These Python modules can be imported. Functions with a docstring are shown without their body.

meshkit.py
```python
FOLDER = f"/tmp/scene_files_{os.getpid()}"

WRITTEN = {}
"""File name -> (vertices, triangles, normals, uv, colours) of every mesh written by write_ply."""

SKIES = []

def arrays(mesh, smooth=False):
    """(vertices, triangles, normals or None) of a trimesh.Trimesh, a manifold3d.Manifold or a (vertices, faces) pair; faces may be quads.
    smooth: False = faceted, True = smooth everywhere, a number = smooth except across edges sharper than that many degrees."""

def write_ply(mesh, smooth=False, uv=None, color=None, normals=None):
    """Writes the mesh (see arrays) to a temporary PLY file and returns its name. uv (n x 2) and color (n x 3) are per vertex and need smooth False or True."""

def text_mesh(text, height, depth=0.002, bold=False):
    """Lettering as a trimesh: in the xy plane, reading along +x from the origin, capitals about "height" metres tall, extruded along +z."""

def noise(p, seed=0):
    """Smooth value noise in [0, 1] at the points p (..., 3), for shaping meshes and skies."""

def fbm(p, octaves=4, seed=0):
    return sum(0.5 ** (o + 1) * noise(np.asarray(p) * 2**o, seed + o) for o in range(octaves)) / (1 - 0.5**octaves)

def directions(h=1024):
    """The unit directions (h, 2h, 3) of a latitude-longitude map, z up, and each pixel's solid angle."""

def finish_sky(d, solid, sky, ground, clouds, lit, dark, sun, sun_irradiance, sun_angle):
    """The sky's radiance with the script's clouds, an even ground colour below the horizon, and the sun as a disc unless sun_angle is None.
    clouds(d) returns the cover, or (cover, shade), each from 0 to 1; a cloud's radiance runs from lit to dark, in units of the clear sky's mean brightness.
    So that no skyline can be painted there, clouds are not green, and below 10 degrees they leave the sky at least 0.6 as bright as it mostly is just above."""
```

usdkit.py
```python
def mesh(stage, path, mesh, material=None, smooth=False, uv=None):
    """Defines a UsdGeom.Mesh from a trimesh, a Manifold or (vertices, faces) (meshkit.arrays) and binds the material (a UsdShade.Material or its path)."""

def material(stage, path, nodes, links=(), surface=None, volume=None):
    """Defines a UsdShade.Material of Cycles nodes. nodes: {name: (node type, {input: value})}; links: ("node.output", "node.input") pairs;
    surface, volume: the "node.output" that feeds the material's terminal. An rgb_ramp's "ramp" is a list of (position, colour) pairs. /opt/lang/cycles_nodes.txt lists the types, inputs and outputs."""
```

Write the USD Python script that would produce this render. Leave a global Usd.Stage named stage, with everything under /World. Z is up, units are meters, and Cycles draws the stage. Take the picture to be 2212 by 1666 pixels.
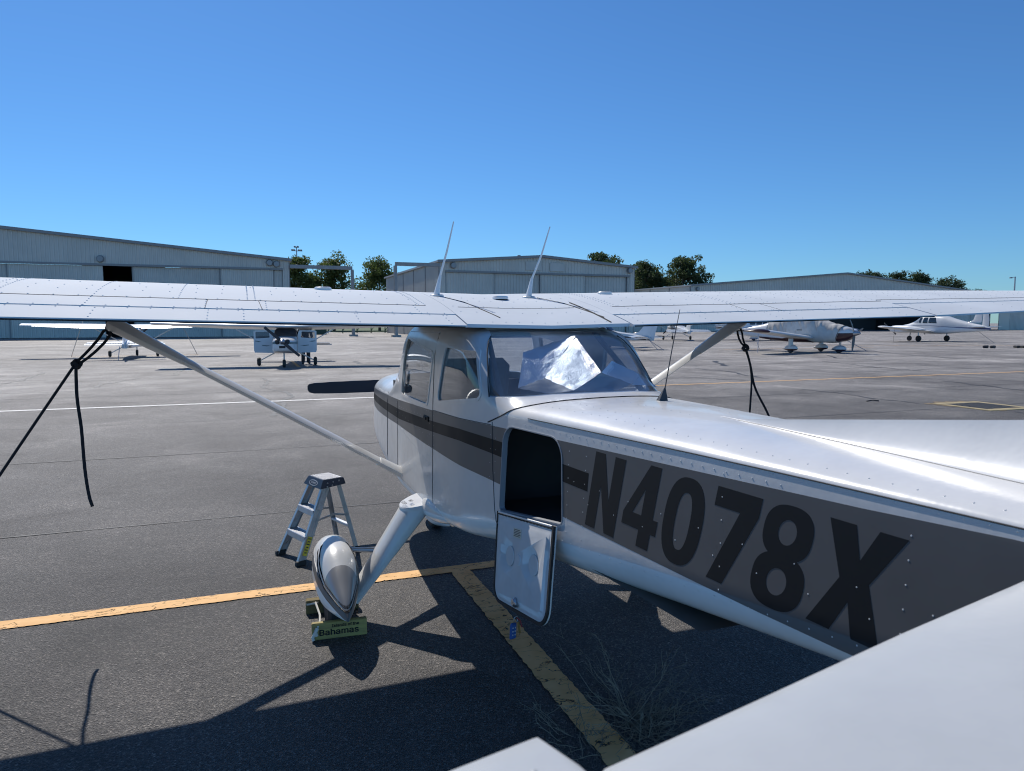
import math, random
import numpy as np, trimesh, manifold3d, usdkit, meshkit
from manifold3d import Manifold, Mesh as MMesh
from scipy.interpolate import PchipInterpolator
from scipy.spatial import cKDTree
from shapely.geometry import Polygon, LineString
from pxr import Usd, UsdGeom, UsdLux, UsdShade, Gf, Sdf, Vt

stage = Usd.Stage.CreateInMemory()
UsdGeom.SetStageUpAxis(stage, 'Z')
UsdGeom.Xform.Define(stage, '/World')
UsdGeom.Scope.Define(stage, '/World/Looks')

# ------------------------------------------------------------------ camera, sky, sun, exposure
CAM_POS, CAM_YAW, CAM_PITCH = np.array([-1.45, -5.42, 1.68]), 20.9, 5.07
SUN_EL, SUN_AZ = math.radians(46.6), math.radians(-8.9)       # azimuth from +Y towards +X
SKY_STRENGTH, SUN_INTENSITY, EXPOSURE = 0.108, 1.25, -0.12
SKY_TINT = (0.455, 0.785, 1.09)

cam = UsdGeom.Camera.Define(stage, '/World/camera')
_y, _p = math.radians(CAM_YAW), math.radians(CAM_PITCH)
FW = np.array([math.sin(_y) * math.cos(_p), math.cos(_y) * math.cos(_p), -math.sin(_p)])
RT = np.array([math.cos(_y), -math.sin(_y), 0.0]); UP = np.cross(RT, FW)
cam.AddTransformOp().Set(Gf.Matrix4d(*RT, 0, *UP, 0, *(-FW), 0, *CAM_POS, 1))
cam.CreateHorizontalApertureAttr(9.8); cam.CreateFocalLengthAttr(9.8 * 1524 / 2212)
cam.CreateFStopAttr(2.2); cam.CreateFocusDistanceAttr(4.5)
cam.CreateClippingRangeAttr(Gf.Vec2f(0.02, 5000)); cam.CreateExposureAttr(EXPOSURE)

dome = UsdLux.DomeLight.Define(stage, '/World/sky')
dome.GetPrim().SetCustomDataByKey('kind', 'structure')
sky_mat = usdkit.material(stage, '/World/Looks/sky', {
    's': ('sky_texture', {'sky_type': 'single_scattering', 'sun_disc': False, 'sun_elevation': SUN_EL, 'sun_rotation': SUN_AZ,
                          'air_density': 1.0, 'aerosol_density': 0.15, 'ozone_density': 4.0}),
    't': ('mix', {'mix_type': 'multiply', 'fac': 1.0, 'color2': SKY_TINT}),
    'b': ('background_shader', {'strength': SKY_STRENGTH})}, [('s.color', 't.color1'), ('t.color', 'b.color')], surface='b.background')
UsdShade.MaterialBindingAPI.Apply(dome.GetPrim()).Bind(sky_mat)
sun = UsdLux.DistantLight.Define(stage, '/World/sun')
sun.CreateIntensityAttr(SUN_INTENSITY); sun.CreateAngleAttr(0.53); sun.CreateNormalizeAttr(True); sun.CreateColorAttr(Gf.Vec3f(1.0, 0.955, 0.885))
SUN_DIR = np.array([math.sin(SUN_AZ) * math.cos(SUN_EL), math.cos(SUN_AZ) * math.cos(SUN_EL), math.sin(SUN_EL)])
_zx = np.cross([0, 0, 1.0], SUN_DIR); _zx /= np.linalg.norm(_zx); _zy = np.cross(SUN_DIR, _zx)
sun.AddTransformOp().Set(Gf.Matrix4d(*_zx, 0, *_zy, 0, *SUN_DIR, 0, 0, 0, 50, 1))

# ------------------------------------------------------------------ helpers: scene prims
_used = set()
def numbered(parent, name):
    k, p = 0, f'{parent}/{name}'
    while p in _used:
        k += 1; p = f'{parent}/{name}_{k:03d}'
    _used.add(p)
    return p
def data(prim, **kw):
    for k, v in kw.items():
        if v: prim.SetCustomDataByKey({'cat': 'category'}.get(k, k), v)
    return prim
def thing(name, label, cat, loc=(0, 0, 0), rotz=0.0, group=None):
    x = UsdGeom.Xform.Define(stage, numbered('/World', name))
    x.AddTranslateOp().Set(Gf.Vec3d(*map(float, loc))); x.AddRotateZOp().Set(float(rotz))
    return data(x.GetPrim(), label=label, cat=cat, group=group)
def copy_of(src, label, loc, rotz=0.0, scale=None, group=None):
    was = src.GetCustomData(); base = src.GetName()
    x = UsdGeom.Xform.Define(stage, numbered('/World', base.rstrip('0123456789').rstrip('_')))
    x.GetPrim().GetReferences().AddInternalReference(src.GetPath())
    x.ClearXformOpOrder()
    x.AddTranslateOp().Set(Gf.Vec3d(*map(float, loc))); x.AddRotateZOp().Set(float(rotz))
    if scale is not None: x.AddScaleOp().Set(Gf.Vec3f(*scale))
    x.GetPrim().SetInstanceable(True)
    return data(x.GetPrim(), label=label, cat=was['category'], group=group or was.get('group'))
def path_of(parent):
    return '/World' if parent is None else (parent if isinstance(parent, str) else str(parent.GetPath()))
def put(parent, name, mesh, mat, smooth=32, **kw):
    m = usdkit.mesh(stage, numbered(path_of(parent), name), mesh, mat, smooth=smooth)
    return data(m.GetPrim(), **kw)
def raw(parent, name, v, f, n, mat, **kw):
    m = usdkit.mesh(stage, numbered(path_of(parent), name), (v, f), mat, smooth=False)
    m.CreateNormalsAttr(Vt.Vec3fArray.FromNumpy(np.asarray(n, np.float32))); m.SetNormalsInterpolation('vertex')
    return data(m.GetPrim(), **kw)

# ------------------------------------------------------------------ helpers: geometry
def cat_m(*ms):
    ms = [m for x in ms for m in (x if isinstance(x, (list, tuple)) else [x])]
    return trimesh.util.concatenate(ms)
def tm(m):
    q = m.to_mesh(); return trimesh.Trimesh(q.vert_properties[:, :3], q.tri_verts, process=False)
def mf(t):
    t = trimesh.Trimesh(t.vertices, t.faces, process=True)
    return Manifold(MMesh(np.asarray(t.vertices, np.float32), np.asarray(t.faces, np.uint32)))
def box(x0, x1, y0, y1, z0, z1):
    b = trimesh.creation.box([x1 - x0, y1 - y0, z1 - z0]); b.apply_translation([(x0 + x1) / 2, (y0 + y1) / 2, (z0 + z1) / 2]); return b
def cbox(c, s, bevel=0.0, rz=0.0):
    s = np.array(s, float)
    if bevel:
        h = s / 2; pts = []
        for sx in (-1, 1):
            for sy in (-1, 1):
                for sz in (-1, 1):
                    for k in range(3):
                        o = h - bevel; o[k] = h[k]; pts.append(o * [sx, sy, sz])
        b = trimesh.convex.convex_hull(np.array(pts))
    else: b = trimesh.creation.box(s)
    if rz: b.apply_transform(trimesh.transformations.rotation_matrix(rz, [0, 0, 1]))
    b.apply_translation(c); return b
def grid_mesh(P, close_u=False, cap=False, flip=False):
    """P: (nv, nu, 3) rows of points -> mesh; close_u joins the last column to the first, cap closes both ends with fans."""
    P = np.asarray(P, float); nv, nu = P.shape[:2]
    idx = np.arange(nv * nu).reshape(nv, nu)
    a = idx[:-1, :]; b = idx[1:, :]
    if close_u: a2, b2 = np.roll(a, -1, 1), np.roll(b, -1, 1)
    else: a2, b2, a, b = a[:, 1:], b[:, 1:], a[:, :-1], b[:, :-1]
    f = np.concatenate([np.stack([a, a2, b2], -1).reshape(-1, 3), np.stack([a, b2, b], -1).reshape(-1, 3)])
    v = P.reshape(-1, 3)
    if cap:
        c0, c1 = P[0].mean(0), P[-1].mean(0); n0 = len(v); v = np.vstack([v, c0, c1])
        r0, r1 = idx[0], idx[-1]
        f = np.vstack([f, np.stack([np.full(nu, n0), np.roll(r0, -1), r0], -1), np.stack([np.full(nu, n0 + 1), r1, np.roll(r1, -1)], -1)])
    if flip: f = f[:, ::-1]
    return trimesh.Trimesh(v, f, process=False)
def outward(m):
    if m.volume < 0: m.invert()
    return m
def frames(path):
    path = np.asarray(path, float); t = np.gradient(path, axis=0); t /= np.maximum(np.linalg.norm(t, axis=1, keepdims=True), 1e-9)
    ref = np.array([0, 0, 1.0]) if abs(t[0, 2]) < 0.9 else np.array([1.0, 0, 0])
    out = []
    for k in range(len(path)):
        s = np.cross(t[k], ref); s /= np.linalg.norm(s); u = np.cross(s, t[k]); out.append((s, u)); ref = u
    return out
def tube(path, r, n=8, rz=None):
    path = np.asarray(path, float); r = np.broadcast_to(r, len(path)); rz = r if rz is None else np.broadcast_to(rz, len(path))
    a = np.linspace(0, 2 * np.pi, n, endpoint=False); P = []
    for p, (s, u), q, w in zip(path, frames(path), r, rz): P.append(p + np.outer(np.cos(a) * q, s) + np.outer(np.sin(a) * w, u))
    return outward(grid_mesh(np.array(P), close_u=True, cap=True))
def airfoil(n=18, t=0.12, camber=0.02, te=0.004):
    """closed loop of (x/c, z/c), from the trailing edge over the top to the nose and back below."""
    b = (1 - np.cos(np.linspace(0, np.pi, n))) / 2
    yt = t / 0.2 * (0.2969 * np.sqrt(b) - 0.126 * b - 0.3516 * b ** 2 + 0.2843 * b ** 3 - 0.1015 * b ** 4) + te / 2 * b
    m, p = camber, 0.4
    yc = np.where(b < p, m / p ** 2 * (2 * p * b - b ** 2), m / (1 - p) ** 2 * (1 - 2 * p + 2 * p * b - b ** 2))
    return np.vstack([np.stack([b, yc + yt], 1)[::-1], np.stack([b, yc - yt], 1)[1:]])
def lathe(profile, n=20, axis='z'):
    """profile: (r, h) list"""
    a = np.linspace(0, 2 * np.pi, n, endpoint=False); pr = np.asarray(profile, float)
    P = np.stack([pr[:, 0:1] * np.cos(a), pr[:, 0:1] * np.sin(a), np.repeat(pr[:, 1:2], n, 1)], -1)
    m = outward(grid_mesh(P, close_u=True, cap=True))
    if axis == 'y': m.apply_transform(trimesh.transformations.rotation_matrix(-np.pi / 2, [1, 0, 0]))
    if axis == 'x': m.apply_transform(trimesh.transformations.rotation_matrix(np.pi / 2, [0, 1, 0]))
    return m
def moved(m, t=None, rz=None, rx=None, ry=None):
    m = m.copy(); R = trimesh.transformations.rotation_matrix
    if rx: m.apply_transform(R(rx, [1, 0, 0]))
    if ry: m.apply_transform(R(ry, [0, 1, 0]))
    if rz: m.apply_transform(R(rz, [0, 0, 1]))
    if t is not None: m.apply_translation(t)
    return m
def prism_x(poly, x0, x1):
    """polygon in (y, z) extruded along x"""
    m = trimesh.creation.extrude_polygon(Polygon(poly) if not isinstance(poly, Polygon) else poly, x1 - x0, engine='earcut')
    v = m.vertices; m = trimesh.Trimesh(np.stack([v[:, 2] + x0, v[:, 0], v[:, 1]], 1), m.faces, process=True); return outward(m)
def prism_y(poly, y0, y1):
    """polygon in (x, z) extruded along y"""
    m = trimesh.creation.extrude_polygon(Polygon(poly) if not isinstance(poly, Polygon) else poly, y1 - y0, engine='earcut')
    v = m.vertices; m = trimesh.Trimesh(np.stack([v[:, 0], v[:, 2] + y0, v[:, 1]], 1), m.faces, process=True); return outward(m)
def rounded(pts, r):
    p = Polygon(pts); return p.buffer(-r, join_style=2).buffer(r, quad_segs=5)

# ------------------------------------------------------------------ hero aeroplane: fuselage loft  (x right, y to the nose, z up)
#        Y      zb     w     rb    zl    wl    zt     p
SECT = [(0.84, 0.86, 0.20, 0.10, 1.06, 0.20, 1.19, 2.0),
        (0.80, 0.79, 0.31, 0.13, 1.07, 0.31, 1.225, 2.2),
        (0.70, 0.735, 0.39, 0.16, 1.09, 0.385, 1.25, 2.5),
        (0.30, 0.65, 0.455, 0.15, 1.11, 0.448, 1.275, 2.7),
        (-0.40, 0.59, 0.492, 0.12, 1.13, 0.485, 1.295, 2.8),
        (-0.62, 0.58, 0.497, 0.10, 1.16, 0.489, 1.44, 3.2),
        (-0.90, 0.57, 0.50, 0.09, 1.22, 0.494, 1.70, 5.5),
        (-1.50, 0.575, 0.505, 0.09, 1.23, 0.498, 1.69, 7.5),
        (-1.80, 0.60, 0.500, 0.09, 1.235, 0.492, 1.675, 7.5),
        (-2.15, 0.635, 0.488, 0.10, 1.25, 0.480, 1.648, 7.5),
        (-2.35, 0.665, 0.466, 0.11, 1.26, 0.455, 1.565, 4.2),
        (-2.50, 0.69, 0.448, 0.12, 1.27, 0.432, 1.470, 2.9),
        (-2.70, 0.715, 0.427, 0.12, 1.28, 0.408, 1.3715, 2.5),
        (-3.00, 0.75, 0.398, 0.12, 1.295, 0.376, 1.374, 2.4),
        (-3.50, 0.817, 0.353, 0.12, 1.31, 0.328, 1.376, 2.3),
        (-4.00, 0.885, 0.310, 0.11, 1.322, 0.285, 1.376, 2.2),
        (-4.70, 0.978, 0.250, 0.09, 1.33, 0.227, 1.376, 2.2),
        (-5.20, 1.06, 0.205, 0.08, 1.335, 0.185, 1.374, 2.2),
        (-5.75, 1.12, 0.13, 0.06, 1.33, 0.115, 1.36, 2.2)]
_S = np.array(SECT)[::-1]
_SI = [PchipInterpolator(_S[:, 0], _S[:, k]) for k in range(1, 8)]
def profile(Y, inset=0.0, shrink_belly=0.0):
    """half profile, belly centre -> top centre, (n, 2) of (x >= 0, z)"""
    zb, w, rb, zl, wl, zt, p = [float(s(Y)) for s in _SI]
    zb += inset + shrink_belly; w -= inset; wl -= inset; zt -= inset
    rb = min(rb, w * 0.8)
    a = np.linspace(-np.pi / 2, 0, 8)
    low = np.stack([w - rb + rb * np.cos(a), zb + rb + rb * np.sin(a)], 1)
    flat = np.stack([np.linspace(0, w - rb, 5)[:-1], np.full(4, zb)], 1)
    k = np.linspace(0, 1, 12)[1:]
    side = np.stack([w + (wl - w) * k, zb + rb + (zl - zb - rb) * k], 1)
    t = np.linspace(0, np.pi / 2, 22)[1:]
    h = zt - zl
    up = np.stack([wl * np.cos(t) ** (2 / p), zl + h * np.sin(t) ** (2 / p)], 1)
    up[:, 0] *= 1 - 0.05 * np.clip((up[:, 1] - zl) / 0.45, 0, 1.2) ** 1.3
    up[-1, 0] = 0
    return np.vstack([flat, low, side, up])
def fuselage(y0=-5.75, y1=0.84, inset=0.0, extra=0.0, dy=0.035):
    Y = np.arange(y0, y1 + 1e-6, (y1 - y0) / max(2, round((y1 - y0) / dy)))
    rows = []
    for y in Y:
        h = profile(y, inset, extra)
        ring = np.vstack([np.stack([h[:, 0], h[:, 1]], 1), np.stack([-h[-2:0:-1, 0], h[-2:0:-1, 1]], 1)])
        rows.append(np.stack([ring[:, 0], np.full(len(ring), y), ring[:, 1]], 1))
    return outward(grid_mesh(np.array(rows), close_u=True, cap=True))

# wing surface: chord line and section shared by wings, roof, flaps and ailerons
AF = airfoil(30, 0.116, 0.02)
DIH, ROLL = 0.0225, 0.0035
def wing_frame(X):
    """leading edge (y, z), chord, for the station X"""
    a = abs(X); t = max(0.0, (a - 2.62) / 2.9)
    yl, yt = -0.60 - 0.10 * t, -2.21 + 0.40 * t
    z = DIH * a + ROLL * X
    return yl, 1.775 + z, yt, 1.655 + z + 0.03 * t
def wing_pt(X, xc, zc):
    yl, zl, yt, zt = wing_frame(X)
    c = yl - yt
    return np.array([X, yl + (yt - yl) * xc, zl + (zt - zl) * xc + zc * c])
def wing_loft(Xs, x0=0.0, x1=1.0, n=40):
    """closed section between chord fractions x0 and x1, lofted over Xs"""
    up = AF[:30][::-1]; lo = AF[29:]
    fu = lambda x: np.interp(x, up[:, 0], up[:, 1]); fl = lambda x: np.interp(x, lo[:, 0], lo[:, 1])
    s = (1 - np.cos(np.linspace(0, np.pi, n))) / 2 if x0 == 0 else np.linspace(0, 1, n)
    xs = x0 + (x1 - x0) * s
    if x0 == 0: xs[0] = 0
    loop = np.vstack([np.stack([xs, fu(xs)], 1)[::-1], np.stack([xs, fl(xs)], 1)[1 if x0 == 0 else 0:]])
    return outward(grid_mesh(np.array([[wing_pt(X, a, b) for a, b in loop] for X in Xs]), close_u=True, cap=True))
def wing_top(X, xc):
    up = AF[:30][::-1]; return wing_pt(X, xc, np.interp(xc, up[:, 0], up[:, 1]))

# ------------------------------------------------------------------ materials
_mats = {}
def mat(name, color, rough=0.5, metal=0.0, vary=0.0, scale=6.0, bump=0.0, bscale=80.0, coat=0.0, spec=0.5, color2=None, detail=5.0, obj=False, stretch=None):
    """principled paint / metal / wood with colour noise (vary or color2) and fine bump."""
    if name in _mats: return _mats[name]
    n = {'p': ('principled_bsdf', {'base_color': color, 'roughness': rough, 'metallic': metal, 'coat_weight': coat, 'coat_roughness': 0.06, 'specular_ior_level': spec})}
    l = []
    if vary or color2 is not None or bump:
        n['g'] = ('texture_coordinate', {}) if obj else ('geometry', {})
        src = 'g.object' if obj else 'g.position'
        if stretch is not None:
            n['mp'] = ('mapping', {'scale': stretch}); l.append((src, 'mp.vector')); src = 'mp.vector'
            n['mp'] = ('mapping', {'scale': stretch})
    if vary or color2 is not None:
        c = np.array(color, float); c2 = np.array(color2, float) if color2 is not None else c * (1 - vary)
        c1 = c if color2 is not None else np.minimum(c * (1 + vary * 0.5), 0.95)
        n['n'] = ('noise_texture', {'scale': scale, 'detail': detail, 'roughness': 0.6})
        n['r'] = ('rgb_ramp', {'ramp': [(0.32, tuple(c2)), (0.68, tuple(c1))]})
        l += [(src, 'n.vector'), ('n.fac', 'r.fac'), ('r.color', 'p.base_color')]
        n['mr'] = ('map_range', {'from_min': 0.3, 'from_max': 0.7, 'to_min': max(0.03, rough - 0.07), 'to_max': min(1, rough + 0.07)})
        l += [('n.fac', 'mr.value'), ('mr.result', 'p.roughness')]
    if bump:
        n['bn'] = ('noise_texture', {'scale': bscale, 'detail': 4.0, 'roughness': 0.65})
        n['b'] = ('bump', {'strength': 1.0, 'distance': bump})
        l += [(src, 'bn.vector'), ('bn.fac', 'b.height'), ('b.normal', 'p.normal')]
    _mats[name] = usdkit.material(stage, '/World/Looks/' + name, n, l, surface='p.BSDF')
    return _mats[name]
def glass(name, tint=(0.9, 0.93, 0.95), haze=0.0, gloss=(0.95, 0.97, 1.0), ior=1.5, rough=0.02):
    if name in _mats: return _mats[name]
    n = {'t': ('transparent_bsdf', {'color': tint}), 'g': ('glossy_bsdf', {'color': gloss, 'roughness': rough}), 'f': ('layer_weight', {'blend': 0.5}), 'fp': ('math', {'math_type': 'power', 'value2': 4.5}), 'fm': ('math', {'math_type': 'multiply_add', 'value2': 0.8, 'value3': 0.045}),
         'm': ('mix_closure', {}), 'd': ('diffuse_bsdf', {'color': (0.7, 0.72, 0.75)}), 'm2': ('mix_closure', {'fac': haze}),
         'ge': ('geometry', {}), 'no': ('noise_texture', {'scale': 3.0, 'detail': 6.0, 'roughness': 0.7}),
         'mr': ('map_range', {'from_min': 0.35, 'from_max': 0.75, 'to_min': haze * 0.4, 'to_max': haze * 1.8})}
    l = [('t.BSDF', 'm.closure1'), ('g.BSDF', 'm.closure2'), ('f.facing', 'fp.value1'), ('fp.value', 'fm.value1'), ('fm.value', 'm.fac'), ('m.closure', 'm2.closure1'), ('d.BSDF', 'm2.closure2'),
         ('ge.position', 'no.vector'), ('no.fac', 'mr.value'), ('mr.result', 'm2.fac')]
    _mats[name] = usdkit.material(stage, '/World/Looks/' + name, n, l, surface='m2.closure')
    return _mats[name]
WHITE = mat('aircraft_white', (0.64, 0.635, 0.625), 0.27, vary=0.07, scale=2.2, coat=0.25, bump=0.0022, bscale=5.0)
WINGW = mat('aircraft_white_weathered', (0.60, 0.635, 0.67), 0.7, vary=0.07, scale=1.6, spec=0.06, bump=0.0006, bscale=7.0)
TAILW = mat('tailplane_white', (0.43, 0.445, 0.455), 0.38, vary=0.09, scale=2.3, spec=0.4, bump=0.0015, bscale=7.0)  # darker copy of the wing white; tailplane brightness set in its colour
GREYP = mat('metallic_grey_paint', (0.112, 0.108, 0.107), 0.42, vary=0.10, scale=3.0, spec=0.35)
DARKP = mat('charcoal_paint', (0.012, 0.012, 0.013), 0.55, vary=0.12, scale=4.0, spec=0.12)
LETTER = mat('black_lettering', (0.010, 0.011, 0.013), 0.5, spec=0.25)
SEAM = mat('seam_shadow_gasket', (0.02, 0.02, 0.022), 0.8)
RUB = mat('black_rubber', (0.018, 0.018, 0.019), 0.7, vary=0.3, scale=30)
ALU = mat('aluminium', (0.48, 0.49, 0.51), 0.38, metal=0.85, vary=0.12, scale=9, bump=0.0004, bscale=120)
STEEL = mat('bare_steel', (0.45, 0.45, 0.46), 0.35, metal=1.0, vary=0.15, scale=20)
BLACK = mat('black_plastic', (0.022, 0.024, 0.03), 0.45)
INTER = mat('cabin_lining', (0.10, 0.095, 0.09), 0.8, vary=0.2, scale=5)
TAN = mat('tan_cloth', (0.42, 0.32, 0.20), 0.9, vary=0.25, scale=18)
SEATM = mat('seat_cloth', (0.19, 0.17, 0.155), 0.9, vary=0.25, scale=14)
ROPE = mat('black_rope', (0.012, 0.013, 0.018), 0.85, bump=0.002, bscale=160)
WROPE = mat('white_rope', (0.55, 0.53, 0.48), 0.9, bump=0.002, bscale=200)
PLEXI = glass('plexiglass', (0.86, 0.89, 0.92), haze=0.03)
WINDOW = glass('cabin_window', (0.62, 0.64, 0.66), haze=0.035)
FOIL = mat('foil_sunshade', (0.90, 0.90, 0.90), 0.34, metal=1.0, bump=0.004, bscale=150.0)
FOILB = mat('sunshade_back', (0.30, 0.29, 0.29), 0.5, metal=0.3)

# ------------------------------------------------------------------ ground, joints, painted lines
GM = {'g': ('geometry', {}),
      'n1': ('noise_texture', {'scale': 0.16, 'detail': 4.0, 'roughness': 0.55}), 'n2': ('noise_texture', {'scale': 0.8, 'detail': 6.0, 'roughness': 0.62, 'distortion': 0.7}),
      'v': ('voronoi_texture', {'scale': 135.0, 'feature': 'f1'}), 'v2': ('voronoi_texture', {'scale': 210.0, 'feature': 'f1'}),
      'n3': ('noise_texture', {'scale': 60.0, 'detail': 3.0}),
      'r1': ('rgb_ramp', {'ramp': [(0.36, (0.088, 0.082, 0.077)), (0.5, (0.120, 0.113, 0.106)), (0.66, (0.158, 0.149, 0.140))]}),
      'r2': ('rgb_ramp', {'ramp': [(0.30, (0.55, 0.54, 0.53)), (0.42, (0.84, 0.83, 0.82)), (0.55, (1.02, 1.02, 1.01)), (0.68, (1.38, 1.36, 1.33))]}),
      'sv': ('separate_color', {'color_type': 'rgb'}), 'rv': ('rgb_ramp', {'ramp': [(0.0, (0.50, 0.50, 0.51)), (0.55, (0.86, 0.85, 0.86)), (0.85, (1.30, 1.28, 1.25)), (0.965, (2.1, 2.05, 2.0)), (1.0, (3.0, 2.9, 2.8))]}),
      'm1': ('mix', {'mix_type': 'multiply', 'fac': 1.0}), 'm2': ('mix', {'mix_type': 'multiply', 'fac': 1.0}),
      'b': ('bump', {'strength': 1.0, 'distance': 0.006}), 'p': ('principled_bsdf', {'roughness': 0.72, 'specular_ior_level': 0.5}),
      'wv': ('wave_texture', {'wave_type': 'bands', 'bands_direction': 'y', 'scale': 0.12, 'distortion': 3.0, 'detail': 3.0, 'detail_scale': 0.6}),
      'rw': ('rgb_ramp', {'ramp': [(0.0, (0.93, 0.93, 0.93)), (1.0, (1.05, 1.05, 1.05))]}), 'm3': ('mix', {'mix_type': 'multiply', 'fac': 1.0}), 'm4': ('mix', {'mix_type': 'multiply', 'fac': 1.0}),
      'sy': ('separate_xyz', {}), 'my': ('map_range', {'from_min': -3.0, 'from_max': 16.0, 'to_min': 0.0, 'to_max': 1.0}), 'ry': ('rgb_ramp', {'ramp': [(0.0, (0.58, 0.57, 0.57)), (0.2, (0.68, 0.67, 0.67)), (0.40, (1.15, 1.15, 1.15)), (0.75, (1.7, 1.69, 1.68)), (1.0, (2.15, 2.14, 2.13))]})}  # far lightening paints in grazing sun sheen; near asphalt is darker sealed ground
GL = [('g.position', 'n1.vector'), ('g.position', 'n2.vector'), ('g.position', 'v.vector'), ('n1.fac', 'r1.fac'), ('n2.fac', 'r2.fac'), ('v.color', 'sv.color'), ('sv.r', 'rv.fac'),
      ('r1.color', 'm1.color1'), ('r2.color', 'm1.color2'), ('m1.color', 'm2.color1'), ('rv.color', 'm2.color2'), ('v.distance', 'b.height'), ('b.normal', 'p.normal'),
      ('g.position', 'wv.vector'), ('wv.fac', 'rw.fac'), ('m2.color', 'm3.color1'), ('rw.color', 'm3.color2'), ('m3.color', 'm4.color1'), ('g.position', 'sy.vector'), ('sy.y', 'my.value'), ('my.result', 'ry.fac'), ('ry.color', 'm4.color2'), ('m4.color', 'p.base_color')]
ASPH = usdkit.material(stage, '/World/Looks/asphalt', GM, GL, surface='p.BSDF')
def paint_mat(name, c1, c2, wear=0.42):
    n = {'g': ('geometry', {}), 'mp': ('mapping', {'scale': (0.55, 1.5, 1.0)}), 'v': ('noise_texture', {'scale': 9.0, 'detail': 4.0, 'roughness': 0.55, 'distortion': 0.6}), 'n': ('noise_texture', {'scale': 9.0, 'detail': 5.0}),
         'r': ('rgb_ramp', {'ramp': [(0.3, c1), (0.7, c2)]}), 'sb': ('math', {'math_type': 'subtract', 'value2': 0.5}), 'ab': ('math', {'math_type': 'absolute'}), 'lt': ('math', {'math_type': 'less_than', 'value2': 0.0075}), 'n2': ('noise_texture', {'scale': 4.0, 'detail': 3.0}),
         'gt': ('math', {'math_type': 'greater_than', 'value2': wear}), 'mu': ('math', {'math_type': 'multiply'}),
         'n3': ('noise_texture', {'scale': 22.0, 'detail': 6.0, 'roughness': 0.7}), 'gt3': ('math', {'math_type': 'greater_than', 'value2': 0.66}), 'mx': ('math', {'math_type': 'maximum'}),
         'p': ('principled_bsdf', {'roughness': 0.75, 'specular_ior_level': 0.3}), 't': ('transparent_bsdf', {}), 'm': ('mix_closure', {})}
    l = [('g.position', 'mp.vector'), ('mp.vector', 'v.vector'), ('v.fac', 'sb.value1'), ('sb.value', 'ab.value1'), ('ab.value', 'lt.value1'), ('g.position', 'n.vector'), ('n.fac', 'r.fac'), ('r.color', 'p.base_color'),
         ('lt.value', 'mu.value1'), ('g.position', 'n2.vector'), ('n2.fac', 'gt.value1'), ('gt.value', 'mu.value2'), ('g.position', 'n3.vector'), ('n3.fac', 'gt3.value1'),
         ('mu.value', 'mx.value1'), ('gt3.value', 'mx.value2'), ('mx.value', 'm.fac'), ('p.BSDF', 'm.closure1'), ('t.BSDF', 'm.closure2')]
    return usdkit.material(stage, '/World/Looks/' + name, n, l, surface='m.closure')
YEL = paint_mat('yellow_line_paint', (0.74, 0.42, 0.165), (0.86, 0.53, 0.24))
WHL = paint_mat('white_line_paint', (0.70, 0.67, 0.62), (0.82, 0.80, 0.75), wear=0.5)
rng = np.random.default_rng(7)
def ground_grid():
    e = np.concatenate([-np.geomspace(3000, 40, 14), np.linspace(-30, 30, 13), np.geomspace(40, 3000, 14)])
    gx, gy = np.meshgrid(e, e + 20)
    return grid_mesh(np.stack([gx, gy, np.zeros_like(gx)], -1))
gm = ground_grid()
if gm.face_normals[0][2] < 0: gm.invert()
put(None, 'ground', gm, ASPH, smooth=False, kind='structure')
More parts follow.
